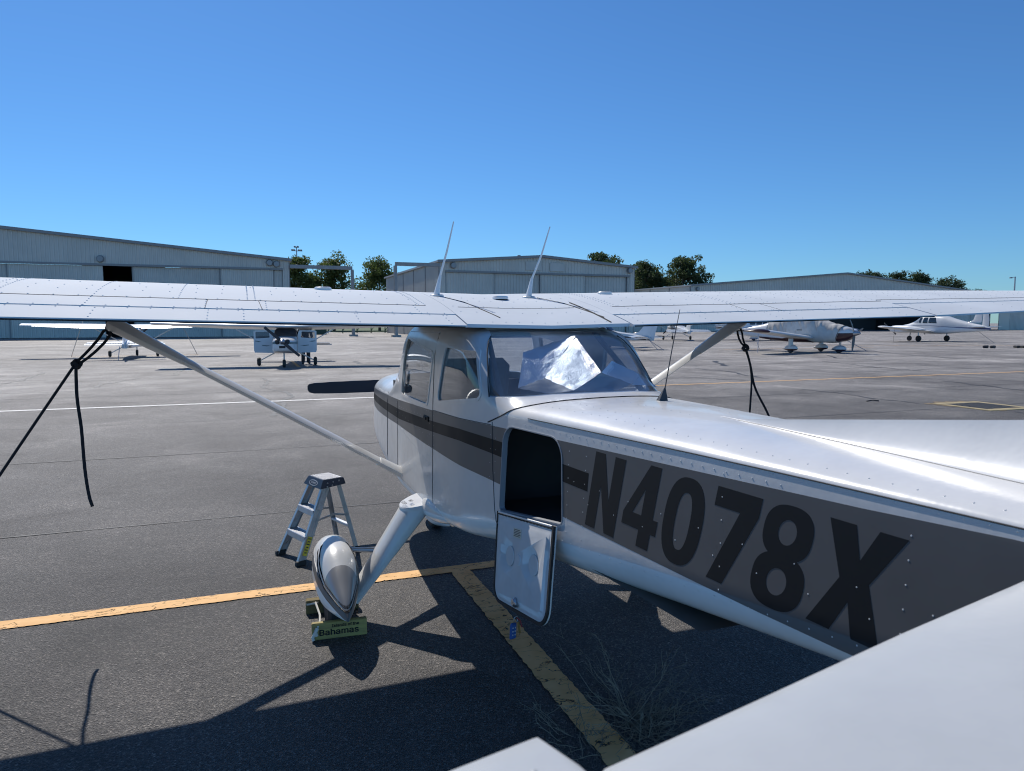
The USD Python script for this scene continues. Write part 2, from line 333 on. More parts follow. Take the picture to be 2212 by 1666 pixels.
def ribbon(pts, w, z, jag=0.0, step=0.12, seed=1):
    """flat strip of width w on the ground along pts, with ragged edges."""
    g = np.random.default_rng(seed); L = LineString(pts); n = max(2, int(L.length / step) + 1)
    P = np.array([L.interpolate(t).coords[0] for t in np.linspace(0, L.length, n)])
    t = np.gradient(P, axis=0); t /= np.linalg.norm(t, axis=1, keepdims=True); nn = np.stack([-t[:, 1], t[:, 0]], 1)
    w = np.broadcast_to(w, n)
    a = P + nn * (w / 2 + jag * g.uniform(-1, 1, n))[:, None]; b = P - nn * (w / 2 + jag * g.uniform(-1, 1, n))[:, None]
    m = grid_mesh(np.stack([np.column_stack([a, np.full(n, z)]), np.column_stack([b, np.full(n, z)])], 1))
    if m.face_normals[0][2] < 0: m.invert()
    return m
TAR = mat('tar_joint', (0.020, 0.020, 0.021), 0.6, vary=0.4, scale=9)
def structure(name, mesh, m): return put(None, name, mesh, m, smooth=False, kind='structure')
structure('yellow_line', ribbon([(-9, -0.80), (-0.55, -0.885), (1.9, -0.91)], 0.122, 0.005, 0.004, 0.03, 2), YEL)
structure('yellow_line', ribbon([(-0.115, -0.945), (-0.13, -2.8), (-0.145, -4.2), (-0.16, -6.5)], 0.135, 0.0055, 0.006, 0.03, 3), YEL)
structure('white_line', ribbon([(-40, 10.55), (8.2, 10.5)], 0.175, 0.005, 0.003, 0.1, 4), WHL)
structure('yellow_line', ribbon([(8.3, 10.85), (60, 11.35)], 0.11, 0.005, 0.003, 0.1, 5), YEL)
structure('white_line', ribbon([(-60, 54.5), (3, 55.6)], 0.30, 0.005, 0.01, 0.4, 6), WHL)
structure('yellow_line', ribbon([(-9.4, 35.0), (-3.6, 35.6)], 0.12, 0.005, 0.005, 0.2, 7), YEL)
structure('yellow_line', ribbon([(52, 30.2), (45, 32.0), (38, 37.0)], 0.16, 0.005, 0.01, 0.3, 8), YEL)
structure('yellow_line', ribbon([(0.55, 22.5), (0.58, 27.0)], 0.12, 0.005, 0.01, 0.2, 9), YEL)
structure('yellow_line', ribbon([(27, 31.5), (39, 31.0)], 0.12, 0.005, 0.01, 0.2, 10), YEL)
for k, y in enumerate([1.05, 4.42, 7.72, 12.9, 14.6, 18.0, 21.4, 24.7, 28.1, 32.0, 37.0, 44.0, 50.0]):
    g = np.random.default_rng(40 + k); xs = np.arange(-60, 61, 1.5)
    ys = y + np.cumsum(g.normal(0, 0.012, len(xs))) * (1 + 0.2 * k)
    ys -= np.interp(0, xs, ys) - y
    w = np.interp(np.arange(0, 2000), np.arange(0, 2000, 12), g.uniform(0.35, 1.2, 167))
    n = int(LineString(np.column_stack([xs, ys])).length / 0.12) + 1
    structure('asphalt_joint', ribbon(np.column_stack([xs, ys]), (0.026 + 0.016 * (k > 2) + 0.02 * (k > 6)) * w[:n], 0.0042, 0.003, 0.12, 60 + k), TAR)
def crack(pts, w=0.035, seed=0):
    w = w * 1.7
    g = np.random.default_rng(seed); P = [np.array(pts[0], float)]
    for a, b in zip(pts[:-1], pts[1:]):
        a, b = np.array(a, float), np.array(b, float); n = max(2, int(np.linalg.norm(b - a) / 0.35))
        for k in range(1, n + 1): P.append(a + (b - a) * k / n + (g.normal(0, 0.06, 2) if k < n else 0))
    L = LineString(P); n = max(2, int(L.length / 0.15) + 1)
    structure('asphalt_crack', ribbon(P, w * g.uniform(0.4, 1.5, n), 0.0042, w * 0.25, 0.15, seed + 1), TAR)
crack([(-0.93, 17.4), (-0.77, 16.0), (-1.0, 14.0), (-0.49, 12.5), (-0.44, 11.8), (-0.56, 10.9), (-0.75, 9.3), (-0.96, 7.95)], 0.06, 1)
crack([(-7.66, 17.6), (-7.56, 19.1), (-7.78, 22.6)], 0.07, 2); crack([(-3.54, 19.3), (-3.49, 21.3), (-3.43, 23.7)], 0.08, 3)
crack([(-5.03, 15.6), (-5.11, 16.6), (-4.78, 17.3), (-4.38, 18.6)], 0.06, 4)
crack([(11.79, 8.6), (11.91, 7.6), (11.64, 6.5), (11.74, 5.25)], 0.03, 5); crack([(12.2, 3.6), (12.1, 1.5), (12.0, -2.5)], 0.03, 15)
crack([(14.08, 16.4), (14.34, 14.9), (13.73, 13.2), (13.29, 11.5)], 0.05, 6); crack([(22.46, 18.8), (21.2, 15.1), (20.75, 12.5)], 0.05, 7)
crack([(18.06, 20.5), (17.1, 18.9), (16.15, 17.3)], 0.12, 8); crack([(3.2, 26.0), (3.0, 24.0), (4.0, 22.0), (3.6, 20.5)], 0.09, 9)
crack([(4.6, 17.6), (4.3, 16.0), (5.2, 15.0)], 0.06, 10); crack([(27.0, 23.0), (25.0, 20.5), (25.6, 18.0)], 0.07, 11); crack([(34, 27), (31, 21), (30, 17)], 0.07, 12)
crack([(-12, 26), (-11.2, 28.5), (-11.6, 31)], 0.09, 13); crack([(1.2, 29.5), (2.2, 27.2), (2.0, 25.8)], 0.1, 14)
crack([(8.6, 14.5), (9.8, 13.2), (11.5, 12.6), (12.4, 11.4)], 0.04, 16); crack([(17.5, 9.2), (16.8, 6.2), (17.2, 3.0)], 0.04, 17)
DIRT = mat('gutter_dirt', (0.23, 0.17, 0.10), 0.9, vary=0.5, scale=8)
structure('dirt_patch', ribbon([(11.9, 5.2), (12.0, 4.3), (12.2, 3.75)], 0.22, 0.0046, 0.09, 0.06, 21), DIRT)
structure('dirt_patch', ribbon([(12.0, 5.12), (12.5, 5.22), (13.0, 5.15)], 0.2, 0.0048, 0.09, 0.06, 22), DIRT)

# ------------------------------------------------------------------ hero aeroplane
HERO = thing('aeroplane', 'white high-wing aeroplane with grey stripe lettered N4078X and open baggage door, nearest in the foreground', 'aeroplane')
OUTER = fuselage(); LOFT_TREE = cKDTree(OUTER.vertices); LOFT_N = np.array(OUTER.vertex_normals)
M_OUT = mf(OUTER); M_IN = mf(fuselage(-3.9, -0.30, inset=0.022))
def on_loft(parent, name, manifold, m, **kw):
    """a piece cut from the fuselage: its skin keeps the loft's smooth normals, its cut edges stay crisp."""
    t = tm(manifold) if isinstance(manifold, Manifold) else manifold
    v = t.vertices[t.faces].reshape(-1, 3); fn = np.repeat(t.face_normals, 3, 0)
    d, i = LOFT_TREE.query(v, k=4)
    w = 1 / np.maximum(d, 1e-4) ** 2
    n = (LOFT_N[i] * w[..., None]).sum(1); n /= np.maximum(np.linalg.norm(n, axis=1, keepdims=True), 1e-9)
    dt = (n * fn).sum(1)
    out = np.where((dt > 0.85)[:, None], n, np.where((dt < -0.85)[:, None], -n, fn))
    return raw(parent, name, v, np.arange(len(v)).reshape(-1, 3), out, m, **kw)
def side(poly, r=0.0): return mf(prism_x(rounded(poly, r) if r else Polygon(poly), -0.8, 0.8))
def left(poly, r=0.0): return mf(prism_x(rounded(poly, r) if r else Polygon(poly), -0.8, -0.15))
P_W1 = [(-0.905, 1.238), (-0.985, 1.585), (-1.68, 1.515), (-1.60, 1.232), (-1.56, 1.226), (-0.95, 1.222)]
P_W2 = [(-1.79, 1.265), (-1.90, 1.556), (-2.27, 1.552), (-2.40, 1.345), (-2.375, 1.337)]
P_DOOR = [(-0.775, 0.665), (-0.775, 1.17), (-0.95, 1.625), (-1.705, 1.625), (-1.712, 0.665)]
P_BAG = [(-2.61, 0.875), (-2.622, 1.245), (-3.10, 1.256), (-3.137, 0.948)]
_r = [(0.429, 1.351), (0.406, 1.465), (0.369, 1.578), (0.341, 1.614), (0.278, 1.72)]
P_REAR = [(-x, z) for x, z in _r] + _r[::-1] + [(0.36, 1.3605), (0.2, 1.3712), (0, 1.3728), (-0.2, 1.3712), (-0.36, 1.3605)]
S_BAG = rounded(P_BAG, 0.085).union(rounded([(-2.61, 0.875), (-2.616, 1.06), (-3.118, 1.10), (-3.137, 0.948)], 0.02))
W1, W2, BAG = side(P_W1, 0.03), side(P_W2, 0.03), left(S_BAG)
REAR = mf(prism_y(P_REAR, -2.72, -2.08))
SHIELD = mf(prism_x([(-0.28, 1.335), (-0.62, 1.325), (-0.80, 1.29), (-0.90, 1.62), (-0.86, 1.75), (-0.2, 1.75)], -0.8, 0.8))
DOOR = side(P_DOOR, 0.03); DOORGAP = side(Polygon(P_DOOR).buffer(0.0025))
COWL = mf(box(-1, 1, -0.375, 2, 0, 2)); NOTCOWL = mf(box(-1, 1, -6, -0.380, 0, 2))
shell = M_OUT - M_IN
body = (shell - W1 - W2 - BAG - REAR - SHIELD - DOORGAP) ^ NOTCOWL
on_loft(HERO, 'fuselage', body, WHITE)
cowl = on_loft(HERO, 'engine_cowling', M_OUT ^ COWL, WHITE)
doors = []
for s in (-1, 1):
    half = mf(box(min(0.2 * s, s), max(0.2 * s, s), -3, 0, 0, 2))
    d = on_loft(HERO, 'cabin_door', (shell ^ DOOR ^ half) - W1, WHITE); doors.append(d)
thin = lambda a, b: mf(fuselage(inset=a)) - mf(fuselage(inset=b))
G_SHELL = mf(fuselage(-2.85, -0.2, inset=0.006)) - mf(fuselage(-2.86, -0.19, inset=0.0095))
for s in (-1, 1):
    half = mf(box(min(0.2 * s, s), max(0.2 * s, s), -3, 0, 0, 2))
    on_loft(doors[s > 0], 'window_pane', G_SHELL ^ W1 ^ half, WINDOW)
    on_loft(HERO, 'quarter_window', G_SHELL ^ W2 ^ half, WINDOW)
on_loft(HERO, 'rear_window', G_SHELL ^ REAR, PLEXI)
on_loft(HERO, 'windshield', G_SHELL ^ SHIELD, PLEXI)
# stripes and lettering: thin coats of paint over the skin
P_STRIPE = [(0.9, 1.03), (0.168, 0.99), (-0.75, 1.004), (-1.7, 0.998), (-2.6, 0.986), (-3.15, 0.978), (-5.8, 0.985), (-5.8, 1.325), (-4.63, 1.313), (-4.34, 1.297), (-3.8, 1.276), (-3.12, 1.251), (-2.6, 1.232), (-1.7, 1.206), (-0.786, 1.173), (0.4, 1.145), (0.9, 1.125)]
P_DARK = [(0.9, 1.055), (0.3, 1.045), (-0.83, 1.048), (-1.715, 1.09), (-2.17, 1.112), (-2.6, 1.105), (-3.29, 1.104), (-3.292, 1.167), (-2.6, 1.170), (-2.17, 1.170), (-1.715, 1.148), (-0.83, 1.112), (0.3, 1.10), (0.9, 1.09)]
S1, S2 = thin(-0.0005, 0.003), thin(-0.0009, 0.002)
for poly, sh, m, nm in ((P_STRIPE, S1, GREYP, 'grey_stripe'), (P_DARK, S2, DARKP, 'charcoal_stripe')):
    st = (sh ^ side(poly)) - BAG
    on_loft(HERO, nm, (st - DOORGAP) ^ NOTCOWL, m)
    on_loft(cowl, nm, st ^ COWL, m)
    for s in (-1, 1):
        on_loft(doors[s > 0], nm, st ^ DOOR ^ mf(box(min(0.2 * s, s), max(0.2 * s, s), -3, 0, 0, 2)), m)
def glyph(ch):
    """outlines in a unit box (u to the right, v up), heavy gothic numerals."""
    B = lambda pts: Polygon(pts)
    if ch == 'N': return B([(0, 0), (0, 1), (.33, 1), (.66, .42), (.66, 1), (1, 1), (1, 0), (.67, 0), (.34, .58), (.34, 0)])
    if ch == '4': return B([(.52, 0), (.52, .20), (0, .20), (0, .36), (.56, 1), (.86, 1), (.86, .38), (1, .38), (1, .20), (.86, .20), (.86, 0)]).difference(B([(.27, .38), (.53, .38), (.53, .70)]))
    if ch == '7': return B([(0, 1), (1, 1), (1, .80), (.52, 0), (.14, 0), (.60, .79), (0, .79)])
    if ch == 'X': return B([(0, 1), (.36, 1), (.51, .70), (.66, 1), (1, 1), (.69, .52), (1, 0), (.64, 0), (.49, .31), (.34, 0), (0, 0), (.31, .50)])
    from shapely import affinity
    from shapely.geometry import Point
    ell = lambda x, y, a, b: affinity.scale(Point(x, y).buffer(1, quad_segs=10), a, b)
    sup = lambda x, y, a, b: Polygon([(x + a * np.sign(math.cos(t)) * abs(math.cos(t)) ** .8, y + b * np.sign(math.sin(t)) * abs(math.sin(t)) ** .8) for t in np.linspace(0, 2 * np.pi, 48, endpoint=False)])
    if ch == '0': return sup(.5, .5, .5, .5).difference(sup(.5, .5, .19, .33))
    if ch == '8': return sup(.5, .74, .46, .26).union(sup(.5, .27, .5, .27)).difference(ell(.5, .745, .17, .12)).difference(ell(.5, .265, .19, .13))
S3 = thin(-0.0010, 0.002)
LETTERS = [('N', -3.309, -3.482, 0.990, 1.250), ('4', -3.512, -3.685, 1.000, 1.257), ('0', -3.706, -3.868, 1.001, 1.254), ('7', -3.897, -4.052, 1.008, 1.256), ('8', -4.066, -4.222, 1.006, 1.260), ('X', -4.246, -4.428, 1.021, 1.260)]
for ch, y0, y1, z0, z1 in LETTERS:
    for s in (-1, 1):
        g = glyph(ch)
        def place(u, v):
            if s > 0: u = 1 - u
            z = z0 + (z1 - z0) * v
            return np.stack([y0 + (y1 - y0) * u - 0.16 * (z - (z0 + z1) / 2), z], -1)
        ext = place(*np.array(g.exterior.coords).T); holes = [place(*np.array(h.coords).T) for h in g.interiors]
        pr = mf(prism_x(Polygon(ext, holes), -0.8 if s < 0 else 0.05, -0.05 if s < 0 else 0.8))
        on_loft(HERO, 'registration_letter', S3 ^ pr, LETTER)
# helpers on the skin
def skin(Y, z, off=0.0):
    h = profile(Y); i = np.argmax(h[:, 1] >= z) if (h[:, 1] >= z).any() else len(h) - 1
    i = max(i, 1); a, b = h[i - 1], h[i]
    x = a[0] + (b[0] - a[0]) * np.clip((z - a[1]) / max(b[1] - a[1], 1e-6), 0, 1)
    t = b - a; n = np.array([t[1], -t[0]]); n /= max(np.linalg.norm(n), 1e-9)
    return np.array([-(x + n[0] * off), Y, z + n[1] * off]), np.array([-n[0], 0, n[1]])
def skin_x(Y, X, off=0.0):
    """point on the deck above at a given |X|"""
    h = profile(Y); k = np.argmax(h[:, 0]); hh = h[k:][::-1]
    z = np.interp(abs(X), hh[:, 0], hh[:, 1]); return np.array([X, Y, z + off]), np.array([0.35 * X / 0.3, 0, 1.0])
def snap(P, off=0.001):
    P = np.array(P, float); d, i = LOFT_TREE.query(P); n = LOFT_N[i]; return P - n * ((P - OUTER.vertices[i]) * n).sum(1, keepdims=True) + n * off
def seam(parent, name, pts, r=0.0022, both=True, m=None):
    path = [skin(*p, r * 0.45)[0] if len(p) == 2 else np.array(p) for p in pts]
    if both: put(parent, name, tube(np.array(path) * [-1, 1, 1], r, 5), m or SEAM)
    return put(parent, name, tube(path, r, 5), m or SEAM)
def dense(pts, step):
    L = LineString(pts); return [L.interpolate(t).coords[0] for t in np.linspace(0, L.length, max(2, int(round(L.length / step)) + 1))]
def rivets(points, normals, r=0.0042, h=0.0022):
    a = np.linspace(0, 2 * np.pi, 7)[:-1]; M = []
    P = np.asarray(points, float); N = np.asarray(normals, float); N /= np.linalg.norm(N, axis=1, keepdims=True)
    ref = np.where(np.abs(N[:, 2:3]) > 0.9, [[1.0, 0, 0]], [[0, 0, 1.0]]); S = np.cross(N, ref); S /= np.linalg.norm(S, axis=1, keepdims=True); U = np.cross(N, S)
    ring = lambda q, z: P[:, None] + (np.cos(a)[None, :, None] * S[:, None] + np.sin(a)[None, :, None] * U[:, None]) * q + N[:, None] * z
    V = np.concatenate([ring(r, -0.001), ring(r * 0.75, h * 0.75), (P + N * h)[:, None]], 1)
    k = np.arange(6); k2 = (k + 1) % 6
    F = np.vstack([np.stack([k, k2, k2 + 6], 1), np.stack([k, k2 + 6, k + 6], 1), np.stack([k + 6, k2 + 6, np.full(6, 12)], 1)])
    Fa = (F[None] + 13 * np.arange(len(P))[:, None, None]).reshape(-1, 3)
    m = trimesh.Trimesh(V.reshape(-1, 3), Fa, process=False)
    m.vertex_normals
    return outward(m)
rp, rn = [], []
def rivet_row(pts, step, off=0.0):
    for p in dense(pts, step):
        q, n = skin(*p); rp.append(q); rn.append(n); rp.append(q * [-1, 1, 1]); rn.append(n * [-1, 1, 1])
LAP = [(-2.83, 1.293), (-3.35, 1.305), (-3.81, 1.316), (-4.14, 1.322), (-4.7, 1.329), (-5.4, 1.333)]
rivet_row(LAP, 0.045); rivet_row([(y + 0.02, z - 0.022) for y, z in LAP[:4]], 0.045); rivet_row([(-2.78, 1.345), (-3.2, 1.353), (-3.9, 1.354), (-4.6, 1.353), (-5.2, 1.352)], 0.055)
seam(HERO, 'skin_lap', [(y, z + 0.006) for y, z in dense(LAP, 0.1)], 0.0018)
for y in (-3.27, -4.45, -4.9): rivet_row([(y, 0.93), (y + 0.0, 1.27)], 0.05)
rivet_row([(-3.165, 0.93), (-3.155, 1.27)], 0.052); rivet_row([(-2.56, 0.72), (-2.545, 1.23)], 0.05)
rivet_row([(-3.95, 0.99), (-3.93, 1.29)], 0.055); rivet_row([(-2.9, 0.87), (-3.6, 0.93), (-4.6, 1.04)], 0.06); rivet_row([(-3.2, 1.12), (-5.0, 1.14)], 0.16); rivet_row([(-3.3, 1.06), (-5.0, 1.09)], 0.16)
rivet_row([(-2.5, 1.0), (-2.5, 1.25)], 0.06); rivet_row([(-0.76, 0.72), (-0.75, 1.15)], 0.06)
rivet_row([(-1.735, 0.70), (-1.735, 1.5)], 0.055); rivet_row([(-1.60, 0.70), (-1.66, 1.19)], 0.06); rivet_row([(-0.85, 1.19), (-1.62, 1.193)], 0.035)
rivet_row([(-1.78, 1.245), (-2.3, 1.30)], 0.05); rivet_row([(-2.39, 1.33), (-2.31, 1.5)], 0.045); rivet_row([(-0.83, 1.0), (-1.66, 0.90)], 0.03); rivet_row([(-0.83, 1.13), (-1.6, 1.16)], 0.08); rivet_row([(-0.85, 1.09), (-1.6, 1.05)], 0.09)
rivet_row([(-1.9, 1.575), (-2.2, 1.57)], 0.06)
for X in (-0.22, -0.06, 0.1, 0.22):
    for y in np.arange(-2.95, -3.5, -0.055):
        q, n = skin_x(y, X); rp.append(q); rn.append(n)
put(HERO, 'rivets', rivets(rp, rn, 0.0026, 0.0014), WHITE, smooth=60, kind='stuff')
seam(HERO, 'door_seam', [(-1.7135, z) for z in np.linspace(0.665, 1.60, 12)], 0.0016)
seam(HERO, 'door_seam', [(-0.7735, z) for z in np.linspace(0.665, 1.16, 10)], 0.0016)
seam(HERO, 'cowl_seam', [(-0.3775, z) for z in np.linspace(0.62, 1.24, 12)], 0.002)
seam(HERO, 'panel_seam', dense([(-2.51, 1.245), (-2.525, 1.07), (-2.56, 0.87), (-2.60, 0.76)], 0.06), 0.0016)
seam(HERO, 'belt_seam', dense([(-1.72, 1.209), (-2.16, 1.221), (-2.50, 1.232)], 0.08), 0.0014)
seam(HERO, 'window_seal', dense([(-2.462, 1.351), (-2.384, 1.465), (-2.278, 1.578), (-2.232, 1.614)], 0.04), 0.003)
deck = [skin(-2.47, 1.24)[0], skin(-2.60, 1.285)[0]] + [skin_x(y, x, 0.0015)[0] for x, y in ((-0.345, -2.74), (-0.26, -2.80), (-0.1, -2.85), (0.1, -2.85), (0.26, -2.80), (0.345, -2.74))] + [skin(-2.60, 1.285)[0] * [-1, 1, 1]]
deck = np.array(deck); tt = np.r_[0, np.cumsum(np.linalg.norm(np.diff(deck, axis=0), axis=1))]; deck = PchipInterpolator(tt, deck)(np.linspace(0, tt[-1], 60))
deck = snap(deck, 0.0012)
put(HERO, 'deck_fairing_seam', tube(deck, 0.0028, 5), SEAM)
# rounded door handle, keyhole plate and window vent
q, _ = skin(-1.585, 1.148)
hd = put(doors[0], 'door_handle', cat_m(cbox(q + [-0.002, 0, 0], [0.008, 0.10, 0.030], 0.003), cbox(q + [-0.007, 0.012, 0], [0.008, 0.055, 0.017], 0.003)), DARKP)
q, _ = skin(-1.02, 1.33)
put(doors[0], 'vent_knob', cat_m(moved(lathe([(0.001, 0), (0.035, 0), (0.035, 0.004), (0.028, 0.006), (0.001, 0.006)], 20, 'x'), q + [-0.008, 0, 0]), cbox(q + [-0.006, 0, 0], [0.012, 0.012, 0.10], 0.004)), ALU)
# window surrounds
for P, own, nm in ((P_W1, doors, 'window_frame'), (P_W2, None, 'window_frame')):
    ring = (thin(-0.003, 0.004) ^ side(rounded(P, 0.03).buffer(0.012))) - side(rounded(P, 0.03).buffer(-0.002))
    for s in (-1, 1):
        on_loft(own[s > 0] if own else HERO, nm, ring ^ mf(box(min(0.2 * s, s), max(0.2 * s, s), -3, 0, 0, 2)), WHITE)
# baggage opening frame, floor, contents
ring = (thin(-0.0025, 0.02) ^ left(S_BAG.buffer(0.0035))) - left(S_BAG.buffer(-0.0015))
on_loft(HERO, 'baggage_door_frame', ring, mat('grey_trim_paint', (0.30, 0.31, 0.33), 0.5))
inn = []
for y in np.linspace(-3.85, -0.35, 30):
    w = np.interp(0.80, profile(y)[:12, 1], profile(y)[:12, 0]) if False else profile(y)[:, 0].max() - 0.03
    inn.append([[-w, y, 0.83 if y < -2.2 else 0.70], [w, y, 0.83 if y < -2.2 else 0.70]])
put(HERO, 'cabin_floor', grid_mesh(np.array(inn), flip=False), INTER)
put(HERO, 'baggage_bulkhead', box(-0.28, 0.28, -3.42, -3.40, 0.80, 1.30), INTER)
put(HERO, 'added_light_block', box(-0.44, 0.44, -2.30, -2.285, 0.70, 1.322), INTER)  # added wall, keeps sunlight in the cabin from reaching the baggage bay
put(HERO, 'parcel_shelf', box(-0.32, 0.32, -2.64, -2.24, 1.325, 1.335), TAN)
put(HERO, 'instrument_panel', cat_m(box(-0.45, 0.45, -0.62, -0.58, 0.95, 1.26), box(-0.45, 0.45, -0.66, -0.42, 1.2, 1.275)), BLACK)
for x in (-0.24, 0.24):
    st = put(HERO, 'seat', cat_m(cbox((x, -1.35, 0.92), (0.40, 0.46, 0.14), 0.04), moved(cbox((0, 0, 0.27), (0.40, 0.10, 0.54), 0.04), (x, -1.60, 0.95), rx=0.16)), SEATM)
yoke = tube([(-0.36, -0.80, 1.20), (-0.36, -0.80, 1.06), (-0.30, -0.80, 1.02), (-0.18, -0.80, 1.02), (-0.12, -0.80, 1.06), (-0.12, -0.80, 1.20)], 0.012, 6)
put(HERO, 'control_yoke', yoke, BLACK)
for s in (-1, 1): put(HERO, 'cabin_brace', tube([(0.30 * s, -2.06, 1.63), (0.37 * s, -2.46, 1.34)], 0.014, 6), INTER)
# crumpled foil sunshade folded behind the rear window
def facet(pts, n=34, amp=0.005, seed=0):
    A = np.array(pts, float); P = []
    for u in np.linspace(0, 1, n):
        a, b = A[0] + (A[3] - A[0]) * u, A[1] + (A[2] - A[1]) * u
        P.append([a + (b - a) * v for v in np.linspace(0, 1, n)])
    P = np.array(P); E_ = (np.sin(np.linspace(0, np.pi, n))[:, None] * np.sin(np.linspace(0, np.pi, n))[None, :]); w = E_ * 0.05 * (meshkit.fbm(P * 7, 2, seed + 5) - 0.5) + amp * (meshkit.fbm(P * 13, 2, seed) - 0.5) * 2 + amp * 0.75 * (meshkit.fbm(P * 38, 3, seed + 9) - 0.5) * 2; P[..., 1] += w * 0.4; P[..., 2] += w
    return grid_mesh(P)
F = dict(a=(-0.306, -2.50, 1.387), b=(-0.20, -2.30, 1.541), c=(-0.145, -2.43, 1.427), d=(0.089, -2.27, 1.613), e=(0.095, -2.53, 1.452), f=(-0.08, -2.60, 1.378), m=(0.238, -2.56, 1.396), g=(0.44, -2.46, 1.372), h=(0.0, -2.20, 1.585), k=(0.375, -2.42, 1.425))
SH = thing('sunshade', 'crumpled silver foil sunshade folded behind the rear cabin window', 'sunshade', (0.05, -2.45, 1.335))
loc = lambda m: moved(m, (-0.05, 2.45, -1.335))
put(SH, 'foil_panel', loc(facet([F['a'], F['b'], F['c'], F['c']], seed=1)), FOIL)
put(SH, 'foil_panel', loc(facet([F['c'], F['d'], F['e'], F['f']], 48, 0.006, 2)), FOIL)
put(SH, 'foil_panel', loc(facet([F['b'], F['h'], F['d'], F['c']], 34, 0.006, 3)), FOIL)
put(SH, 'foil_flap', loc(facet([F['e'], (0.20, -2.44, 1.50), F['k'], F['m']], 24, 0.005, 4)), FOIL)
put(SH, 'foil_flap', loc(facet([F['m'], F['k'], F['g'], F['g']], 20, 0.005, 7)), FOIL)
put(SH, 'folded_flap', loc(facet([F['a'], F['c'], F['f'], (-0.2, -2.56, 1.366)], 16, 0.006, 5)), FOILB)
put(SH, 'folded_flap', loc(facet([F['f'], F['e'], F['m'], (0.15, -2.60, 1.375)], 16, 0.006, 6)), FOILB)

# ---- wings: fixed panel with slots for flap and aileron
FH, AH, GAPC = 0.872, 0.80, 0.006
def wing(s):
    X = lambda *a: [s * v for v in a]
    root, fo, tip = 0.44, 2.625, 5.55
    w = put(HERO, 'wing', cat_m(wing_loft(X(*np.linspace(0.445, 2.63, 10)), 0, FH - GAPC, 34), wing_loft(X(*np.linspace(2.632, 5.30, 10)), 0, AH - GAPC, 34),
                                wing_loft(X(*np.linspace(5.305, 5.55, 4)), 0, 1.0, 34)), WINGW)
    fl = put(w, 'flap', wing_loft(X(*np.linspace(root + 0.012, fo - 0.006, 12)), FH + GAPC, 1.0, 8), WINGW)
    ai = put(w, 'aileron', wing_loft(X(*np.linspace(fo + 0.014, 5.295, 10)), AH + GAPC, 1.0, 8), WINGW)
    put(w, 'slot', cat_m(wing_loft(X(0.45, 2.62), FH - 0.03, FH + 0.02, 3), wing_loft(X(2.64, 5.29), AH - 0.03, AH + 0.02, 3)).apply_translation([0, 0, -0.004]), SEAM)
    line = lambda pts, r=0.0016: tube([wing_top(s * a, b) + [0, 0, 0.0003] for a, b in pts], r, 5)
    put(w, 'skin_seam', cat_m(line([(x, 0.745) for x in np.linspace(0.55, 2.62, 14)], 0.002), line([(x, 0.72) for x in np.linspace(2.62, 5.5, 14)], 0.002), line([(1.595, 0.75), (1.60, 0.868)]), line([(1.37, 0.75), (1.36, 0.868)])), SEAM)
    put(w, 'painted_edge_shade', cat_m(tube([wing_pt(s * x, 1.0, -0.002) for x in np.linspace(root + 0.02, fo - 0.01, 12)], 0.0035, 5)), SEAM)  # dark tube painting the shade under the flap trailing edge
    pts, nn = [], []
    def row(x0, c0, x1, c1, step):
        L = math.hypot((x1 - x0), (c1 - c0) * 1.6); n = max(2, int(L / step) + 1)
        for t in np.linspace(0, 1, n):
            a, b = x0 + (x1 - x0) * t, c0 + (c1 - c0) * t
            p = wing_top(s * a, b); e = wing_top(s * a, b + 0.01) - p; f = wing_top(s * a + 0.01, b) - p; k = np.cross(f, e); k *= np.sign(k[2])
            pts.append(p); nn.append(k)
    for x in (0.55, 0.585, 1.385, 1.42, 1.72, 2.07, 2.45, 2.50, 3.1, 3.6, 4.1, 4.6, 5.1): row(x, 0.30, x, 0.735, 0.035 if x < 0.6 or x in (1.385, 1.42, 2.45) else 0.05)
    for x in (0.62, 1.34, 1.60, 2.07): row(x, 0.755, x, 0.865, 0.04)
    row(0.6, 0.733, 2.6, 0.733, 0.095); row(2.6, 0.708, 5.4, 0.708, 0.095); row(0.6, 0.63, 5.4, 0.60, 0.115); row(0.6, 0.54, 5.4, 0.52, 0.115); row(0.6, 0.44, 5.4, 0.44, 0.13)
    row(0.5, 0.86, 2.6, 0.86, 0.085); row(0.5, 0.886, 2.6, 0.886, 0.085); row(2.65, 0.79, 5.3, 0.79, 0.085); row(1.36, 0.86, 1.62, 0.86, 0.07)
    for x in (0.52, 0.95, 1.44, 1.585, 2.02, 2.4): row(x, 0.89, x + 0.0, 0.985, 0.045)
    for x in (2.75, 3.2, 3.7, 4.2, 4.7): row(x, 0.83, x, 0.97, 0.07)
    put(w, 'rivets', rivets(pts, nn, 0.0042, 0.0024), WINGW, smooth=60, kind='stuff')
    return w
wings = [wing(-1), wing(1)]
put(HERO, 'cabin_roof', wing_loft(np.linspace(-0.443, 0.443, 13), 0, 0.985, 36), WINGW)
tube_top = lambda pts, r: tube([wing_top(a, b) + [0, 0, r * 0.4] for a, b in pts], r, 6)
put(HERO, 'roof_seam', cat_m(tube_top([(x, 0.755) for x in np.linspace(-0.38, 0.30, 8)], 0.0014), tube_top([(0.345, c) for c in np.linspace(0.66, 0.97, 8)], 0.004)), SEAM)
put(HERO, 'antenna_cable', tube_top([(-0.36, 0.556), (-0.30, 0.657), (-0.265, 0.789), (-0.23, 0.904)], 0.0028), SEAM)
put(HERO, 'antenna_cable', tube_top([(0.23, 0.525), (0.30, 0.67), (0.32, 0.764), (0.36, 0.905)], 0.0028), SEAM)
pts, nn = [], []
